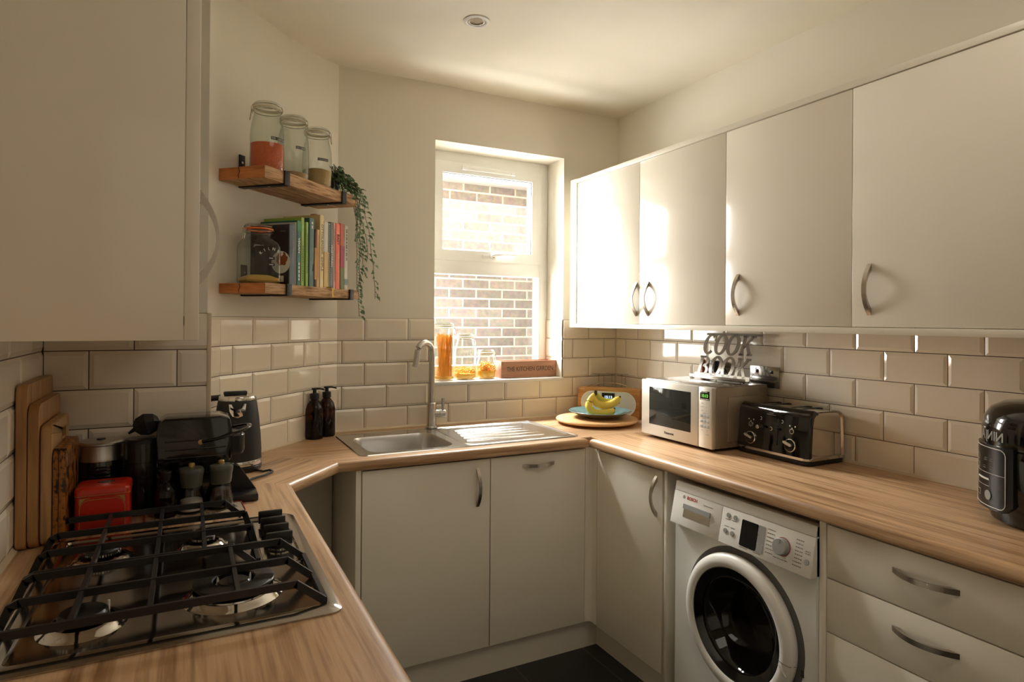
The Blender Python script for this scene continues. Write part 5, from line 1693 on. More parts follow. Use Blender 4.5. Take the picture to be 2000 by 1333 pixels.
t = thing('banana_bunch', 'bunch of speckled yellow bananas on the blue plate', 'bananas', (-0.318, -0.310, Z + 0.0287 + 0.0065), -_yaw)
def banana(pts, rad, mat, tipm='banana_tip'):
    P = [Vector(q) for q in pts]
    # catmull-rom resample
    Q = []
    n = len(P)
    for i in range(n - 1):
        p0, p1, p2, p3 = P[max(0, i - 1)], P[i], P[i + 1], P[min(n - 1, i + 2)]
        for s in range(6):
            u = s / 6
            Q.append(0.5 * ((2 * p1) + (p2 - p0) * u + (2 * p0 - 5 * p1 + 4 * p2 - p3) * u * u + (3 * p1 - p0 - 3 * p2 + p3) * u ** 3))
    Q.append(P[-1])
    m_ = len(Q)
    rs = []
    for i in range(m_):
        f = i / (m_ - 1)
        e = min(1, f / 0.30) ** 0.8
        r_ = rad * (0.34 + 0.66 * e) if f < 0.30 else rad * (1 - max(0, (f - 0.72) / 0.28) ** 2 * 0.62)
        rs.append(r_)
    bm = B()
    tube(bm, Q, rs, 10)
    b_ = obj('banana', bm, mat, t, ang=42)
    bm = B(); d = (Q[-1] - Q[-2]).normalized(); tube(bm, [Q[-1] - d * 0.002, Q[-1] + d * 0.004, Q[-1] + d * 0.007], [rs[-1] * 0.95, rs[-1] * 0.7, rs[-1] * 0.5], 8); obj('blossom_end', bm, tipm, b_)
    return b_
# local x to the right of the picture, y away, z up
banana([(-0.034, 0.000, 0.110), (-0.056, -0.004, 0.080), (-0.060, -0.008, 0.045), (-0.036, -0.014, 0.020), (0.004, -0.016, 0.0185), (0.046, -0.012, 0.024), (0.060, -0.008, 0.036)], 0.0185, 'banana')
banana([(-0.030, 0.004, 0.112), (-0.036, 0.006, 0.085), (-0.018, 0.006, 0.060), (0.016, 0.008, 0.052), (0.050, 0.010, 0.058), (0.078, 0.012, 0.078), (0.090, 0.012, 0.092)], 0.0185, 'banana')
banana([(-0.026, 0.010, 0.112), (-0.018, 0.020, 0.095), (0.002, 0.032, 0.075), (0.034, 0.040, 0.064), (0.066, 0.040, 0.060), (0.088, 0.036, 0.062)], 0.0175, 'banana_green')
bm = B(); tube(bm, [(-0.031, 0.004, 0.103), (-0.029, 0.005, 0.116), (-0.027, 0.006, 0.124)], [0.011, 0.009, 0.008], 8); obj('stalk', bm, 'banana_tip', t)

rd = Vector((0.65, -0.76, 0)).normalized()
t = thing('radio', 'wooden digital radio with a rounded white front showing 15:13 in the corner', 'radio', (-0.165, -0.170, Z), math.atan2(rd.y, rd.x))
bm = B()
w_, h_, d_ = 0.318, 0.152, 0.085
Mf = Matrix(((1, 0, 0, 0), (0, 0, 1, -d_ / 2), (0, 1, 0, 0), (0, 0, 0, 1)))
ring_prism(bm, rrect(w_, h_, 0.012, 8, 0, h_ / 2 + 0.002), rrect(w_ - 0.034, h_ - 0.030, 0.058, 8, 0, h_ / 2 + 0.001), 0, d_, mat=Mf)
obj('wooden_case', bm, 'radio_wood', t)
bm = B(); prism(bm, rrect(w_ - 0.034, h_ - 0.030, 0.058, 8, 0, h_ / 2 + 0.001), 0.003, d_ - 0.004, mat=Mf); fr_ = obj('front_panel', bm, 'white_plastic', t)
bm = B(); ring_prism(bm, rrect(w_ - 0.0335, h_ - 0.0295, 0.0585, 8, 0, h_ / 2 + 0.001), rrect(w_ - 0.040, h_ - 0.036, 0.055, 8, 0, h_ / 2 + 0.001), -0.001, 0.004, mat=Mf); obj('front_rim', bm, 'upvc', t)
bm = B(); box(bm, -0.033, 0.034, -d_ / 2 + 0.0015, -d_ / 2 + 0.0032, 0.080, 0.130, 0.0005); sc_ = obj('screen', bm, 'screen_dark', fr_)
text('screen_digits', '15:13', 0.019, (0.001, -d_ / 2 + 0.0010, 0.103), (1, 0, 0), (0, 0, 1), 'blue_led', sc_, 0.0002, align='CENTER', bold=0.0003)
marks('screen_print', (-0.012, -d_ / 2 + 0.0010, 0.090), (1, 0, 0), (0, 0, 1), [(0, 0.026, 0)], 'blue_led', sc_, 0.0035)
bm = B(); tube(bm, [(-0.122 + 0.244 * i / 16, 0.0, h_ + 0.001 + 0.026 * math.sin(PI * i / 16) ** 0.8) for i in range(17)], 0.0022, 8); obj('carry_handle', bm, 'chrome', t)
marks('case_print', (-w_ / 2 + 0.010, -d_ / 2 - 0.0002, h_ - 0.008), (1, 0, 0), (0, 0, 1), [(0, 0.026, 0)], 'text_white', t, 0.003)

for i, (x, y, lab) in enumerate(((-0.150, -0.050, 'upturned stemmed glass nearest the window behind the radio'), (-0.072, -0.062, 'upturned stemmed glass tucked in the very corner behind the radio'), (-0.052, -0.120, 'upturned stemmed glass beside the cabinets wall behind the radio'))):
    t_ = thing('wine_glass', lab, 'glass', (x, y, Z), group='upturned glasses behind the radio')
    bm = B(); lathe(bm, [(0.032, 0.0005), (0.036, 0.03), (0.038, 0.07), (0.030, 0.105), (0.010, 0.125), (0.004, 0.135)], 28, cap0=False, cap1=False)
    obj('bowl', bm, 'clear_glass', t_)
    bm = B(); lathe(bm, [(0.004, 0.134), (0.0035, 0.150), (0.0035, 0.200), (0.006, 0.210)], 14, cap0=False, cap1=False); obj('stem', bm, 'clear_glass', t_)
    bm = B(); lathe(bm, [(0.006, 0.209), (0.030, 0.2145), (0.036, 0.2155), (0.036, 0.2165), (0.0, 0.2175)], 28, cap0=False); obj('foot', bm, 'clear_glass', t_)

# ================================================================== microwave
t = thing('microwave', 'silver microwave oven with a dark window and green clock, under the cabinets', 'microwave', (-0.190, -0.852, Z))
x0, x1, y0, y1, z0, z1 = -0.128, 0.150, -0.203, 0.213, 0.012, 0.249
bm = B(); box(bm, x0, x1, y0, y1, z0, z1 - 0.002, 0.004)
box(bm, x0 + 0.06, x1 - 0.03, y0 - 0.0025, y0 + 0.001, z0 + 0.022, z1 - 0.040, 0.0022)
obj('casing', bm, 'silver_side', t)
bm = B(); box(bm, x0 + 0.003, x1 - 0.002, y0 + 0.002, y1 - 0.002, z1 - 0.0022, z1, 0.0008); obj('top_plate', bm, 'steel', t)
xf = -0.150
dz_ = -0.130     # door / panel seam in local y
bm = B()
box(bm, xf, x0 + 0.001, dz_, y1, z0, z1 - 0.002, 0.005)
dr = obj('door', bm, 'silver_paint', t)
bm = B(); box(bm, xf - 0.0004, xf + 0.001, -0.090, 0.160, z0 + 0.048, z1 - 0.030, 0.0003); obj('door_window', bm, 'oven_glass', dr)
bm = B(); box(bm, xf + 0.0006, xf + 0.0012, -0.089, 0.159, z0 + 0.049, z1 - 0.031); obj('window_mesh', bm, 'screen_dark', dr)
text('maker_lettering', 'Panasonic', 0.0145, (xf - 0.0006, 0.035, z0 + 0.020), (0, -1, 0), (0, 0, 1), 'text_dark', dr, 0.0002, align='CENTER', bold=0.0003)
bm = B(); box(bm, xf, x0 + 0.001, y0, dz_ - 0.0012, z0, z1 - 0.002, 0.005); pn = obj('control_panel', bm, 'silver_paint', t)
bm = B(); box(bm, xf - 0.0008, xf + 0.001, y0 + 0.014, dz_ - 0.010, z1 - 0.052, z1 - 0.018, 0.0003); ds = obj('display', bm, 'screen_dark', pn)
text('clock_digits', '15:13', 0.0165, (xf - 0.0011, (y0 + dz_) / 2 + 0.001, z1 - 0.041), (0, -1, 0), (0, 0, 1), 'green_led', ds, 0.0002, align='CENTER', sx=0.95, bold=0.0003)
marks('display_print', (xf - 0.0009, dz_ - 0.014, z1 - 0.050), (0, -1, 0), (0, 0, 1), [(0, 0.042, 0), (0.004, 0.034, 0.028)], 'text_white', ds, 0.0022)
marks('panel_print', (xf - 0.0001, dz_ - 0.012, 0.0), (0, -1, 0), (0, 0, 1), [(0.004, 0.018, z1 - 0.066), (0.030, 0.034, z1 - 0.066), (0.004, 0.018, z1 - 0.080), (0.030, 0.034, z1 - 0.080), (0.004, 0.018, z1 - 0.094), (0.030, 0.034, z1 - 0.094), (0.012, 0.030, z1 - 0.104), (0.012, 0.030, z1 - 0.124), (0.012, 0.030, z1 - 0.144), (0.006, 0.012, z0 + 0.068), (0.034, 0.038, z0 + 0.068), (0.026, 0.046, z0 + 0.052)], 'text_grey', pn, 0.0018)
for r_ in range(3):
    for c_ in range(3):
        ya = dz_ - 0.011 - c_ * 0.0165
        bm = B(); box(bm, xf - 0.0006, xf + 0.001, ya - 0.0145, ya, z1 - 0.119 - r_ * 0.020, z1 - 0.108 - r_ * 0.020, 0.0003); obj('button', bm, 'grey_plastic', pn)
for dx in (-0.09, 0.12):
    for dy in (-0.17, 0.18):
        bm = B(); lathe(bm, [(0.010, 0.0), (0.012, 0.013), (0, 0.013)], 14, c=(dx, dy, 0)); obj('foot', bm, 'black_plastic', t)

# cookbook stand on the microwave
ZM = Z + 0.2495
t = thing('recipe_stand', 'cut-out metal stand spelling COOK BOOK on top of the microwave', 'book stand', (-0.110, -0.880, ZM))
tl = Vector((0.070, 0, 0.187)); Lh = tl.length; tu = tl.normalized()
Mp = axes((0, 0.155, 0.010), (0, -1, 0), tu)
def bar(bm, a, b, w, th=0.003):
    a = Vector((a[0], a[1], 0)); b = Vector((b[0], b[1], 0)); d = (b - a).normalized(); n_ = Vector((-d.y, d.x, 0)) * w / 2
    prism(bm, [((a + n_).x, (a + n_).y), ((a - n_).x, (a - n_).y), ((b - n_).x, (b - n_).y), ((b + n_).x, (b + n_).y)], 0, th, mat=Mp)
def oval(bm, cx_, cy_, rx, ry, t_, a0=0, a1=360):
    n = 40
    rng = [R(a0 + (a1 - a0) * i / n) for i in range(n + 1)]
    o1 = [(cx_ + rx * math.cos(a), cy_ + ry * math.sin(a)) for a in rng]
    i1 = [(cx_ + (rx - t_ ) * math.cos(a), cy_ + (ry - t_ * 0.55) * math.sin(a)) for a in rng]
    prism(bm, o1 + i1[::-1], 0, 0.003, mat=Mp)
W0, Hs = 0.305, Lh
bm = B()
hL = 0.088
y2 = Hs - 0.006 - hL     # baseline of COOK
y1_ = 0.006              # baseline of BOOK
bar(bm, (0.002, Hs - 0.004), (W0, Hs - 0.004), 0.009)
cw = 0.066
def Oo(cx_, base): oval(bm, cx_, base + hL / 2, cw / 2 + 0.003, hL / 2 + 0.004, 0.018)
def Kk(x, base):
    bar(bm, (x + 0.012, base), (x + 0.012, base + hL), 0.015)
    bar(bm, (x, base + 0.004), (x + 0.026, base + 0.004), 0.009); bar(bm, (x, base + hL - 0.004), (x + 0.026, base + hL - 0.004), 0.009)
    bar(bm, (x + 0.016, base + hL * 0.40), (x + 0.056, base + hL - 0.003), 0.011)
    bar(bm, (x + 0.030, base + hL * 0.56), (x + 0.056, base + 0.003), 0.014)
    bar(bm, (x + 0.042, base + 0.004), (x + 0.070, base + 0.004), 0.009); bar(bm, (x + 0.044, base + hL - 0.004), (x + 0.068, base + hL - 0.004), 0.009)
oval(bm, 0.036, y2 + hL / 2, cw / 2 + 0.003, hL / 2 + 0.004, 0.018, 48, 315)
bar(bm, (0.062, y2 + hL * 0.66), (0.062, y2 + hL * 0.98), 0.006)
Oo(0.100, y2); Oo(0.168, y2); Kk(0.210, y2)
# BOOK
bar(bm, (0.016, y1_), (0.016, y1_ + hL), 0.016); bar(bm, (0.002, y1_ + hL - 0.004), (0.036, y1_ + hL - 0.004), 0.009)
oval(bm, 0.030, y1_ + hL * 0.74, 0.030, hL * 0.27, 0.014, -90, 90); oval(bm, 0.030, y1_ + hL * 0.26, 0.036, hL * 0.29, 0.015, -90, 90)
Oo(0.104, y1_); Oo(0.172, y1_); Kk(0.214, y1_)
# lower solid web joining the letters
bar(bm, (-0.006, 0.006), (W0 - 0.005, 0.006), 0.022)
fr_ = obj('letter_plate', bm, 'stand_metal', t)
bm = B(); box(bm, -0.032, 0.003, -0.152, 0.158, 0.006, 0.009, 0.0006); box(bm, -0.032, -0.030, -0.152, 0.158, 0.006, 0.020, 0.0006)
obj('book_ledge', bm, 'stand_metal', t)
bm = B(); tube(bm, [(0.034, 0.06, 0.10), (0.085, 0.03, 0.002), (0.085, -0.03, 0.002), (0.034, -0.06, 0.10)], 0.0022, 8); tube(bm, [(-0.026, 0.14, 0.002), (-0.026, 0.14, 0.008)], 0.004, 8); tube(bm, [(-0.026, -0.14, 0.002), (-0.026, -0.14, 0.008)], 0.004, 8)
obj('wire_strut', bm, 'bracket_black', t)

# wooden rod, socket and plug behind the microwave
t = thing('rolling_pin', 'slim wooden rolling pin standing behind the microwave', 'rolling pin', (-0.0215, -0.682, Z))
bm = B(); lathe(bm, [(0, 0.0), (0.008, 0.0), (0.0115, 0.004), (0.0115, 0.315), (0.009, 0.325), (0.004, 0.329), (0, 0.330)], 24); obj('pin_body', bm, 'pin_wood', t)
t = thing('wall_socket', 'steel-faced double socket on the tiles behind the recipe stand', 'socket', (-0.0078, -1.015, 1.185))
bm = B(); box(bm, -0.006, 0.0, -0.073, 0.073, -0.043, 0.043, 0.002); pl_ = obj('face_plate', bm, 'stand_metal', t)
for yy in (-0.036, 0.036):
    bm = B(); box(bm, -0.0075, -0.005, yy - 0.008, yy + 0.008, 0.014, 0.028, 0.001); obj('rocker_switch', bm, 'black_plastic', pl_)
t = thing('power_plug', 'black plug-in adapter on the tiles left of the recipe stand', 'plug', (-0.0078, -0.770, 1.215))
bm = B(); box(bm, -0.045, -0.001, -0.020, 0.020, -0.030, 0.022, 0.006); obj('plug_body', bm, 'black_plastic', t)
bm = B(); tube(bm, [(-0.024, 0, -0.030), (-0.020, 0, -0.06), (-0.010, 0.002, -0.15), (-0.010, 0.004, -0.30)], 0.0025, 8); obj('plug_cable', bm, 'cable_black', t)

# ================================================================== toaster
t = thing('toaster', 'four-slice toaster with a black front and polished chrome body', 'toaster', (-0.112, -1.214, Z), R(0))
bm = B()
# side profile in x (front = -x) and z, extruded along y
pf = [(-0.094, 0.022), (-0.090, 0.030), (-0.082, 0.165), (-0.074, 0.180), (-0.062, 0.186), (0.062, 0.186), (0.080, 0.178), (0.090, 0.160), (0.096, 0.030), (0.096, 0.022)]
Ml = lambda ya: Matrix(((1, 0, 0, 0), (0, 0, -1, ya), (0, 1, 0, 0), (0, 0, 0, 1)))
n_ = len(pf)
L = []
for yy, ins in ((0.148, 0.016), (0.153, 0.006), (0.155, 0.0), (-0.155, 0.0), (-0.153, 0.006), (-0.148, 0.016)):
    cxm, czm = 0.0, 0.09
    row = []
    for x, z in pf:
        s = 1 - ins * 0.9
        row.append(bm.verts.new((cxm + (x - cxm) * (1 - ins * 2.0 / 0.18 * 0.35), yy, (z if z < 0.05 else czm + (z - czm) * (1 - ins * 0.8 / 0.09 * 0.5)))))
    L.append(row)
for a, b in zip(L[:-1], L[1:]):
    for i in range(n_):
        bm.faces.new((a[i], a[(i + 1) % n_], b[(i + 1) % n_], b[i]))
bm.faces.new(L[0]); bm.faces.new(L[-1])
obj('body', bm, 'chrome', t, ang=40)
bm = B(); prism(bm, rrect(0.200, 0.314, 0.022, 6), 0.003, 0.018, bev=0.002); obj('base', bm, 'black_plastic', t)
bm = B(); prism(bm, rrect(0.203, 0.317, 0.022, 6), 0.018, 0.027, bev=0.002); obj('chrome_band', bm, 'chrome', t)
# black front shell
bm = B()
fpf = [(-0.1015, 0.027), (-0.097, 0.060), (-0.089, 0.165), (-0.082, 0.182), (-0.068, 0.1905), (-0.058, 0.1905)]
bpf = [(-0.0585, 0.187), (-0.070, 0.186), (-0.080, 0.176), (-0.086, 0.150), (-0.093, 0.027)]
poly = fpf + bpf
L = []
for yy, sh in ((0.157, 0.014), (0.1565, 0.006), (0.150, 0.0), (-0.150, 0.0), (-0.1565, 0.006), (-0.157, 0.014)):
    L.append([bm.verts.new((x + sh * 0.9 if k < 6 else x + sh * 0.9, yy, z - (sh * 0.8 if z > 0.1 else 0))) for k, (x, z) in enumerate(poly)])
for a, b in zip(L[:-1], L[1:]):
    for i in range(len(poly)):
        bm.faces.new((a[i], a[(i + 1) % len(poly)], b[(i + 1) % len(poly)], b[i]))
bm.faces.new(L[0]); bm.faces.new(L[-1])
fs = obj('front_shell', bm, 'black_gloss', t, ang=45)
fdir = Vector((-0.089 + 0.097, 0, 0.105)).normalized(); fn = Vector((-fdir.z, 0, fdir.x))
def FT(y, z, o=0.0):
    return Vector((-0.097 + (z - 0.060) * 0.0762, y, z)) + fn * o
for yy in (0.092, -0.083):
    Mk = axes(FT(yy, 0.062), (0, -1, 0), fdir, fn)
    bm = B(); lathe(bm, [(0.0235, 0), (0.0235, 0.003), (0.0205, 0.0045), (0.0195, 0.003)], 36, mat=Mk, cap1=False); k_ = obj('dial_ring', bm, 'chrome', fs)
    bm = B(); lathe(bm, [(0.0192, 0.002), (0.0185, 0.006), (0, 0.0065)], 32, mat=Mk); obj('dial', bm, 'black_gloss', k_)
    bm = B(); prism(bm, rrect(0.036, 0.0085, 0.004, 5, -0.008, 0.003), 0.005, 0.012, mat=Mk @ Matrix.Rotation(R(-18), 4, 'Z'), bev=0.001); obj('dial_pointer', bm, 'silver_paint', k_)
for yy in (0.095, -0.087):
    Mk = axes(FT(yy, 0.112), (0, -1, 0), fdir, fn)
    bm = B(); lathe(bm, [(0.0095, 0), (0.0095, 0.002), (0.0068, 0.0022), (0.0068, 0)], 28, mat=Mk, cap1=False); r_ = obj('button_ring', bm, 'chrome', fs)
    bm = B()
    for xx in (-0.010, 0.012):
        box(bm, xx - 0.0022, xx + 0.0022, 0.016, 0.0205, 0, 0.0005, mat=Mk)
    box(bm, -0.0012, 0.0012, 0.009, 0.013, 0, 0.001, mat=Mk)
    obj('button_icon', bm, 'text_white', fs)
for yy, zz in ((0.063, 0.106), (0.002, 0.108)):
    bm = B(); lathe(bm, [(0.0075, 0), (0.0075, 0.003), (0.006, 0.004), (0, 0.004)], 24, mat=axes(FT(yy, zz), (0, -1, 0), fdir, fn)); obj('push_button', bm, 'chrome', fs)
for yy in (0.036, -0.028):
    bm = B(); box(bm, -0.0020, 0.0020, -0.052, 0.042, 0.0, 0.0006, mat=axes(FT(yy, 0.105), (0, -1, 0), fdir, fn)); obj('lever_slot', bm, 'dark_void', fs)
    bm = B(); box(bm, -0.009, 0.009, -0.0045, 0.0045, 0.0, 0.014, 0.002, mat=axes(FT(yy, 0.112), (0, -1, 0), fdir, fn)); obj('lever', bm, 'black_plastic', fs)
for yy in (0.050, -0.044):
    bm = B(); oo = axes(FT(yy, 0.140), (0, -1, 0), fdir, fn)
    tube(bm, [oo @ Vector((0.0045 * math.cos(a), 0.0055 * math.sin(a), 0.0005)) for a in [R(-120 + 240 * k / 8) for k in range(9)]], 0.0007, 5); obj('button_icon', bm, 'text_white', fs)
marks('maker_print', FT(0.024, 0.158, 0.0004), (0, -1, 0), fdir, [(0, 0.040, 0), (0.012, 0.028, 0.006)], 'text_grey', fs, 0.0018)
for yy in (0.098, 0.054, -0.036, -0.080):
    bm = B(); box(bm, -0.050, 0.070, yy - 0.009, yy + 0.009, 0.1852, 0.1866); obj('bread_slot', bm, 'dark_void', t)

# ================================================================== pressure cooker
cdir = Vector((-0.75, 0.66, 0)).normalized()
t = thing('pressure_cooker', 'large black electric pressure cooker at the right edge of the worktop', 'pressure cooker', (-0.192, -2.062, Z), math.atan2(cdir.y, cdir.x))
bm = B(); lathe(bm, [(0, 0.001), (0.125, 0.001), (0.136, 0.008), (0.143, 0.03), (0.150, 0.07), (0.152, 0.17), (0.151, 0.186), (0.149, 0.190)], 64); cb = obj('body', bm, 'black_gloss', t)
bm = B(); lathe(bm, [(0.150, 0.189), (0.155, 0.193), (0.155, 0.236), (0.150, 0.262), (0.136, 0.285), (0.110, 0.300), (0.060, 0.307), (0, 0.309)], 64); ld = obj('lid', bm, 'black_gloss', t)
bm = B(); lathe(bm, [(0.022, 0.305), (0.026, 0.310), (0.028, 0.320), (0.024, 0.328), (0, 0.330)], 28, c=(-0.035, -0.02, 0)); obj('pressure_valve', bm, 'black_plastic', ld)
bm = B()
rp = 0.1585
n = 14; aw = R(31)
L = []
for i in range(n + 1):
    a = -aw + 2 * aw * i / n
    e = min(1, (n / 2 - abs(i - n / 2)) / 1.6)
    zlo, zhi = 0.036 + (1 - e) * 0.020, 0.196
    rr_ = rp + 0.002 * e
    L.append([bm.verts.new((q * math.cos(a), q * math.sin(a), z)) for q, z in ((0.140, zlo), (rr_, zlo), (rr_, zhi), (0.140, zhi))])
for p_, q_ in zip(L[:-1], L[1:]):
    for j in range(4):
        bm.faces.new((p_[j], p_[(j + 1) % 4], q_[(j + 1) % 4], q_[j]))
bm.faces.new(L[0]); bm.faces.new(L[-1])
pn = obj('control_panel', bm, 'black_plastic', t, ang=50)
def CP(a, z, r_=rp + 0.0028):
    return (r_ * math.cos(a), r_ * math.sin(a), z)
bm = B()
aw2 = R(25)
pts = []
for s in range(4):
    cxs, czs = ((1, 1), (-1, 1), (-1, -1), (1, -1))[s]
    for i in range(5):
        b_ = R(90 * s + 90 * i / 4)
        pts.append((cxs * (aw2 - 0.10) + 0.10 * math.cos(b_), 0.116 + cxs * 0 + czs * 0.058 + 0.015 * math.sin(b_)))
P3 = []
for (a, z), (a2, z2) in zip(pts, pts[1:] + pts[:1]):
    for k_ in range(3):
        P3.append(CP(a + (a2 - a) * k_ / 3, z + (z2 - z) * k_ / 3))
tube(bm, P3, 0.0009, 6, closed=True)
tube(bm, [CP(-aw2 + 2 * aw2 * i / 8, 0.125) for i in range(9)], 0.0004, 5)
obj('panel_outline', bm, 'text_white', pn)
def cbox(name, a0, a1, z0, z1, mat, rad=0.0004):
    bm = B()
    q = [(a0, z0), (a1, z0), (a1, z1), (a0, z1)]
    P = []
    for (a, z), (a2, z2) in zip(q, q[1:] + q[:1]):
        for k_ in range(4):
            P.append(CP(a + (a2 - a) * k_ / 4, z + (z2 - z) * k_ / 4))
    tube(bm, P, rad, 5, closed=True)
    return obj(name, bm, mat, pn)
for z0, z1 in ((0.152, 0.166), (0.130, 0.144)):
    cbox('button_outline', R(-20), R(-11), z0, z1, 'text_white')
cbox('button_outline', R(-20), R(-8), 0.062, 0.076, 'text_white')
cbox('button_outline', R(-15), R(8), 0.092, 0.108, 'text_white')
bm = B()
for i in range(8):
    a = R(-14 + 21 * i / 8); a2 = R(-14 + 21 * (i + 1) / 8)
    bm.faces.new([bm.verts.new(CP(*q)) for q in ((a, 0.1065), (a2, 0.1065), (a2, 0.1115), (a, 0.1115))])
obj('panel_stripe', bm, 'text_white', pn, normals=False)
bm = B(); lathe(bm, [(0.012, 0), (0.012, 0.0008), (0, 0.001)], 24, mat=axes(CP(R(6), 0.070), (-math.sin(R(6)), math.cos(R(6)), 0), (0, 0, 1), (math.cos(R(6)), math.sin(R(6)), 0)))
obj('start_button', bm, 'grey_plastic', pn)
for a_, z_ in ((4, 0.155), (12, 0.155), (2, 0.135), (12, 0.135)):
    marks('panel_print', CP(R(a_), z_, rp + 0.0027), (math.sin(R(a_)), -math.cos(R(a_)), 0), (0, 0, 1), [(0, 0.012, 0), (0, 0.010, 0.005)], 'text_grey', pn, 0.0022, seed=a_)
bm = B()
s_ = 'NINJA'
for i, ch in enumerate(s_):
    a = R(17 - 30 * i / 5)
    o_ = text('letter', ch, 0.032, (0.1556 * math.cos(a), 0.1556 * math.sin(a), 0.208), (math.sin(a), -math.cos(a), 0), (0, 0, 1), 'text_white', None, 0.0003, align='CENTER', bold=0.0006)
    bm.from_mesh(o_.data); me_ = o_.data; bpy.data.objects.remove(o_); bpy.data.meshes.remove(me_)
obj('lid_lettering', bm, 'grey_plastic', ld, normals=False)

# ================================================================== washing machine
t = thing('washing_machine', 'white front-loading washing machine under the right worktop', 'washing machine', (-0.30, -1.4035, 0.0))
T0 = Vector(t.location)
ya, yb = -1.126, -1.681      # left, right edges in the picture
ly0, ly1 = yb - T0.y, ya - T0.y
fx = -0.580 - T0.x
dcy, dcz = -1.418 - T0.y, 0.476
bm = B()
box(bm, fx + 0.002, 0.255, ly0, ly0 + 0.004, 0.012, 0.850); box(bm, fx + 0.002, 0.255, ly1 - 0.004, ly1, 0.012, 0.850)
box(bm, fx + 0.002, 0.255, ly0, ly1, 0.012, 0.016); box(bm, fx + 0.03, 0.255, ly0, ly1, 0.822, 0.852, 0.002)
# front plate with the round opening
rect = [(ly0, 0.012), (ly1, 0.012), (ly1, 0.7125), (ly0, 0.7125)]
vr = [bm.verts.new((fx, y, z)) for y, z in rect]
vc = [bm.verts.new((fx, dcy + 0.150 * math.cos(2 * PI * i / 56), dcz + 0.150 * math.sin(2 * PI * i / 56))) for i in range(56)]
ed = [bm.edges.new((vr[i], vr[(i + 1) % 4])) for i in range(4)] + [bm.edges.new((vc[i], vc[(i + 1) % 56])) for i in range(56)]
bmesh.ops.triangle_fill(bm, edges=ed, use_beauty=True)
MX = lambda xo: axes((xo, dcy, dcz), (0, -1, 0), (0, 0, 1), (-1, 0, 0))
body = obj('body', bm, 'upvc', t, ang=20)
bm = B()
for r0, r1, h0_, h1_ in ((0.228, 0.212, 0.0006, -0.004),):
    lathe(bm, [(0.229, 0.0), (0.226, 0.0012), (0.214, 0.0010), (0.206, 0.0005)], 72, mat=MX(fx), cap0=False, cap1=False)
obj('door_surround', bm, 'grey_dark', body)
bm = B(); lathe(bm, [(0.150, 0.0), (0.150, -0.04), (0.140, -0.10), (0.142, -0.24), (0, -0.26)], 48, mat=MX(fx), cap0=False); obj('drum', bm, 'steel_soft', t)
bm = B()
random.seed(8)
lathe(bm, [(0, -0.17), (0.05, -0.12), (0.10, -0.13), (0.13, -0.18), (0.12, -0.22)], 18, mat=MX(fx) @ Matrix.Translation((0, -0.02, 0)), wob=lambda a: 1 + 0.15 * math.sin(3 * a), cap1=False)
o_ = obj('laundry', bm, 'pepper', t)
bm = B()
lathe(bm, [(0.207, 0.001), (0.211, 0.012), (0.209, 0.024), (0.204, 0.031), (0.192, 0.036), (0.176, 0.036), (0.171, 0.033), (0.170, 0.024)], 80, mat=MX(fx), cap0=False, cap1=False)
dr = obj('door', bm, 'white_plastic', t, ang=50)
bm = B(); lathe(bm, [(0.1715, 0.030), (0.168, 0.031), (0.150, 0.024), (0.142, 0.020), (0.141, 0.010)], 72, mat=MX(fx), cap0=False, cap1=False); obj('door_inner_ring', bm, 'black_gloss', dr)
bm = B(); lathe(bm, [(0.142, 0.018), (0.138, 0.020), (0.128, 0.008), (0.118, -0.03), (0.095, -0.060), (0.05, -0.072), (0, -0.074)], 64, mat=MX(fx), cap0=False); obj('door_glass', bm, 'drum_glass', dr)
bm = B()
for a in (-8, -62):
    ar = R(a)
    for r0 in (0.168,):
        tube(bm, [MX(fx) @ Vector((r0 * math.cos(ar), r0 * math.sin(ar), 0.0345)), MX(fx) @ Vector((0.180 * math.cos(ar), 0.180 * math.sin(ar), 0.0365)), MX(fx) @ Vector((0.194 * math.cos(ar), 0.194 * math.sin(ar), 0.0358)), MX(fx) @ Vector((0.2052 * math.cos(ar), 0.2052 * math.sin(ar), 0.0308)), MX(fx) @ Vector((0.2115 * math.cos(ar), 0.2115 * math.sin(ar), 0.0130))], 0.0007, 5)
obj('grip_seam', bm, 'text_dark', dr)
bm = B(); tube(bm, [MX(fx) @ Vector((0.173 * math.cos(R(-11)), 0.173 * math.sin(R(-11)), 0.0365)), MX(fx) @ Vector((0.203 * math.cos(R(-17)), 0.203 * math.sin(R(-17)), 0.0345))], [0.0018, 0.0012], 6); obj('grip', bm, 'upvc', dr)
bm = B(); box(bm, fx - 0.002, fx + 0.001, dcy - 0.226, dcy - 0.216, dcz - 0.055, dcz - 0.035, 0.001); obj('latch_slot', bm, 'text_dark', body)
# sloping fascia
zf0, zf1 = 0.7125, 0.852
xb_, xt_ = -0.606 - T0.x, -0.577 - T0.x
def FX(z): return xb_ + (z - zf0) / (zf1 - zf0) * (xt_ - xb_)
bm = B()
def slab(y0_, y1_, z0_, z1_, back=0.035):
    prism(bm, [(FX(z0_), z0_), (FX(z1_), z1_), (FX(zf1) + back, z1_), (FX(zf1) + back, z0_)], -y1_, -y0_, mat=Matrix(((1, 0, 0, 0), (0, 0, -1, 0), (0, 1, 0, 0), (0, 0, 0, 1))), bev=0.0018)
slab(ly0, ly1, 0.8215, zf1); obj('top_edge', bm, 'white_plastic', t)
dvy = -1.348 - T0.y
bm = B(); slab(ly0, dvy - 0.0006, zf0, 0.8205); fa = obj('control_fascia', bm, 'white_plastic', t)
bm = B(); slab(dvy + 0.0006, ly1, zf0, 0.8205); dd = obj('detergent_drawer', bm, 'white_plastic', t)
fdn = Vector((xt_ - xb_, 0, zf1 - zf0)).normalized(); fnn = Vector((-fdn.z, 0, fdn.x))
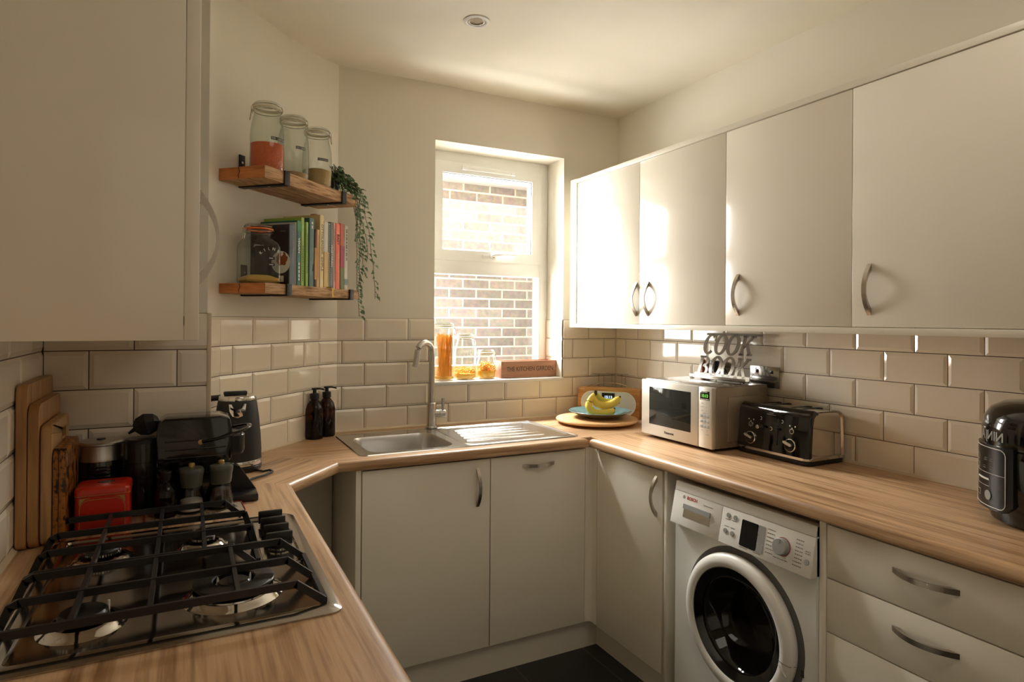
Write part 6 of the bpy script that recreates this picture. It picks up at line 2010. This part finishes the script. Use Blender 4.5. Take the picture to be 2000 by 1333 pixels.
def FM(yw_, z, o=0.0002):
    return axes(Vector((FX(z), yw_ - T0.y, z)) + fnn * o, (0, -1, 0), fdn, fnn)
bm = B(); prism(bm, rrect(0.122, 0.044, 0.003, 3, 0, 0), 0, 0.0004, mat=FM(-1.243, 0.764)); rc = obj('drawer_recess', bm, 'chrome', dd)
bm = B(); prism(bm, rrect(0.122, 0.016, 0.002, 3, 0, 0.014), 0.0004, 0.006, mat=FM(-1.243, 0.764)); obj('drawer_pull', bm, 'grey_plastic', dd)
Mt = FM(-1.190, 0.8015)
text('maker_lettering', 'BOSCH', 0.0145, Mt @ Vector((0, 0, 0)), (0, -1, 0), fdn, 'text_red', dd, 0.0002, bold=0.0004)
bm = B(); ring_prism(bm, circ(0.0055, 24), circ(0.0046, 24), 0, 0.0003, mat=FM(-1.176, 0.8065)); box(bm, -0.0022, -0.0014, -0.0042, 0.0042, 0, 0.0003, mat=FM(-1.176, 0.8065)); box(bm, 0.0014, 0.0022, -0.0042, 0.0042, 0, 0.0003, mat=FM(-1.176, 0.8065)); box(bm, -0.0018, 0.0018, -0.0005, 0.0005, 0, 0.0003, mat=FM(-1.176, 0.8065)); obj('maker_emblem', bm, 'text_grey', dd)
marks('drawer_print', FM(-1.268, 0.800).to_translation(), (0, -1, 0), fdn, [(0, 0.040, 0)], 'text_grey', dd, 0.0026)
bm = B(); prism(bm, rrect(0.062, 0.078, 0.004, 3), 0, 0.0012, mat=FM(-1.4625, 0.765)); dp_ = obj('display', bm, 'screen_dark', fa)
for k_ in range(3):
    bm = B(); prism(bm, rrect(0.0235, 0.0245, 0.002, 2), 0, 0.0014, mat=FM(-1.5065, 0.765 + (1 - k_) * 0.0262)); obj('touch_button', bm, 'grey_plastic', fa)
for yy, zz in ((-1.376, 0.7995), (-1.404, 0.7985), (-1.372, 0.752), (-1.400, 0.750), (-1.664, 0.752)):
    bm = B(); lathe(bm, [(0.0075, 0), (0.0072, 0.0022), (0, 0.0026)], 24, mat=FM(yy, zz)); obj('button', bm, 'grey_plastic', fa)
bm = B(); lathe(bm, [(0.0262, 0), (0.0262, 0.0008), (0.0250, 0.0008)], 44, mat=FM(-1.583, 0.768), cap1=False); kr = obj('knob_ring', bm, 'text_red', fa)
bm = B(); lathe(bm, [(0.0245, 0.0005), (0.0235, 0.016), (0.0215, 0.018), (0.0, 0.0185)], 44, mat=FM(-1.583, 0.768)); box(bm, -0.0012, 0.0012, 0.010, 0.021, 0.018, 0.0192, mat=FM(-1.583, 0.768)); obj('programme_knob', bm, 'grey_plastic', fa)
rows = [(0, 0.026, -0.011 * k_) for k_ in range(7)]
marks('programme_print', FM(-1.527, 0.800).to_translation(), (0, -1, 0), fdn, rows, 'text_grey', fa, 0.0028, seed=4)
marks('programme_print', FM(-1.620, 0.800).to_translation(), (0, -1, 0), fdn, [(0.004 * (k_ < 6), 0.028, -0.010 * k_) for k_ in range(8)], 'text_grey', fa, 0.0028, seed=5)
marks('fascia_print', FM(-1.366, 0.786).to_translation(), (0, -1, 0), fdn, [(0, 0.018, 0), (0.026, 0.044, 0.001), (0, 0.016, -0.022), (0.026, 0.042, -0.022), (0.066, 0.1, -0.066), (0.120, 0.146, -0.066)], 'text_grey', fa, 0.0022, seed=6)
marks('fascia_print', FM(-1.656, 0.772).to_translation(), (0, -1, 0), fdn, [(0, 0.016, 0), (0, 0.016, 0.006)], 'text_grey', fa, 0.0026, seed=7)
marks('fascia_print', FM(-1.556, 0.732).to_translation(), (0, -1, 0), fdn, [(0, 0.048, 0)], 'text_grey', fa, 0.0026, seed=8)
for dy in (-0.24, 0.24):
    for dx in (-0.22, 0.2):
        bm = B(); lathe(bm, [(0.02, 0), (0.02, 0.006), (0.01, 0.008), (0.01, 0.013), (0, 0.013)], 16, c=(dx, dy, 0)); obj('foot', bm, 'black_plastic', t)
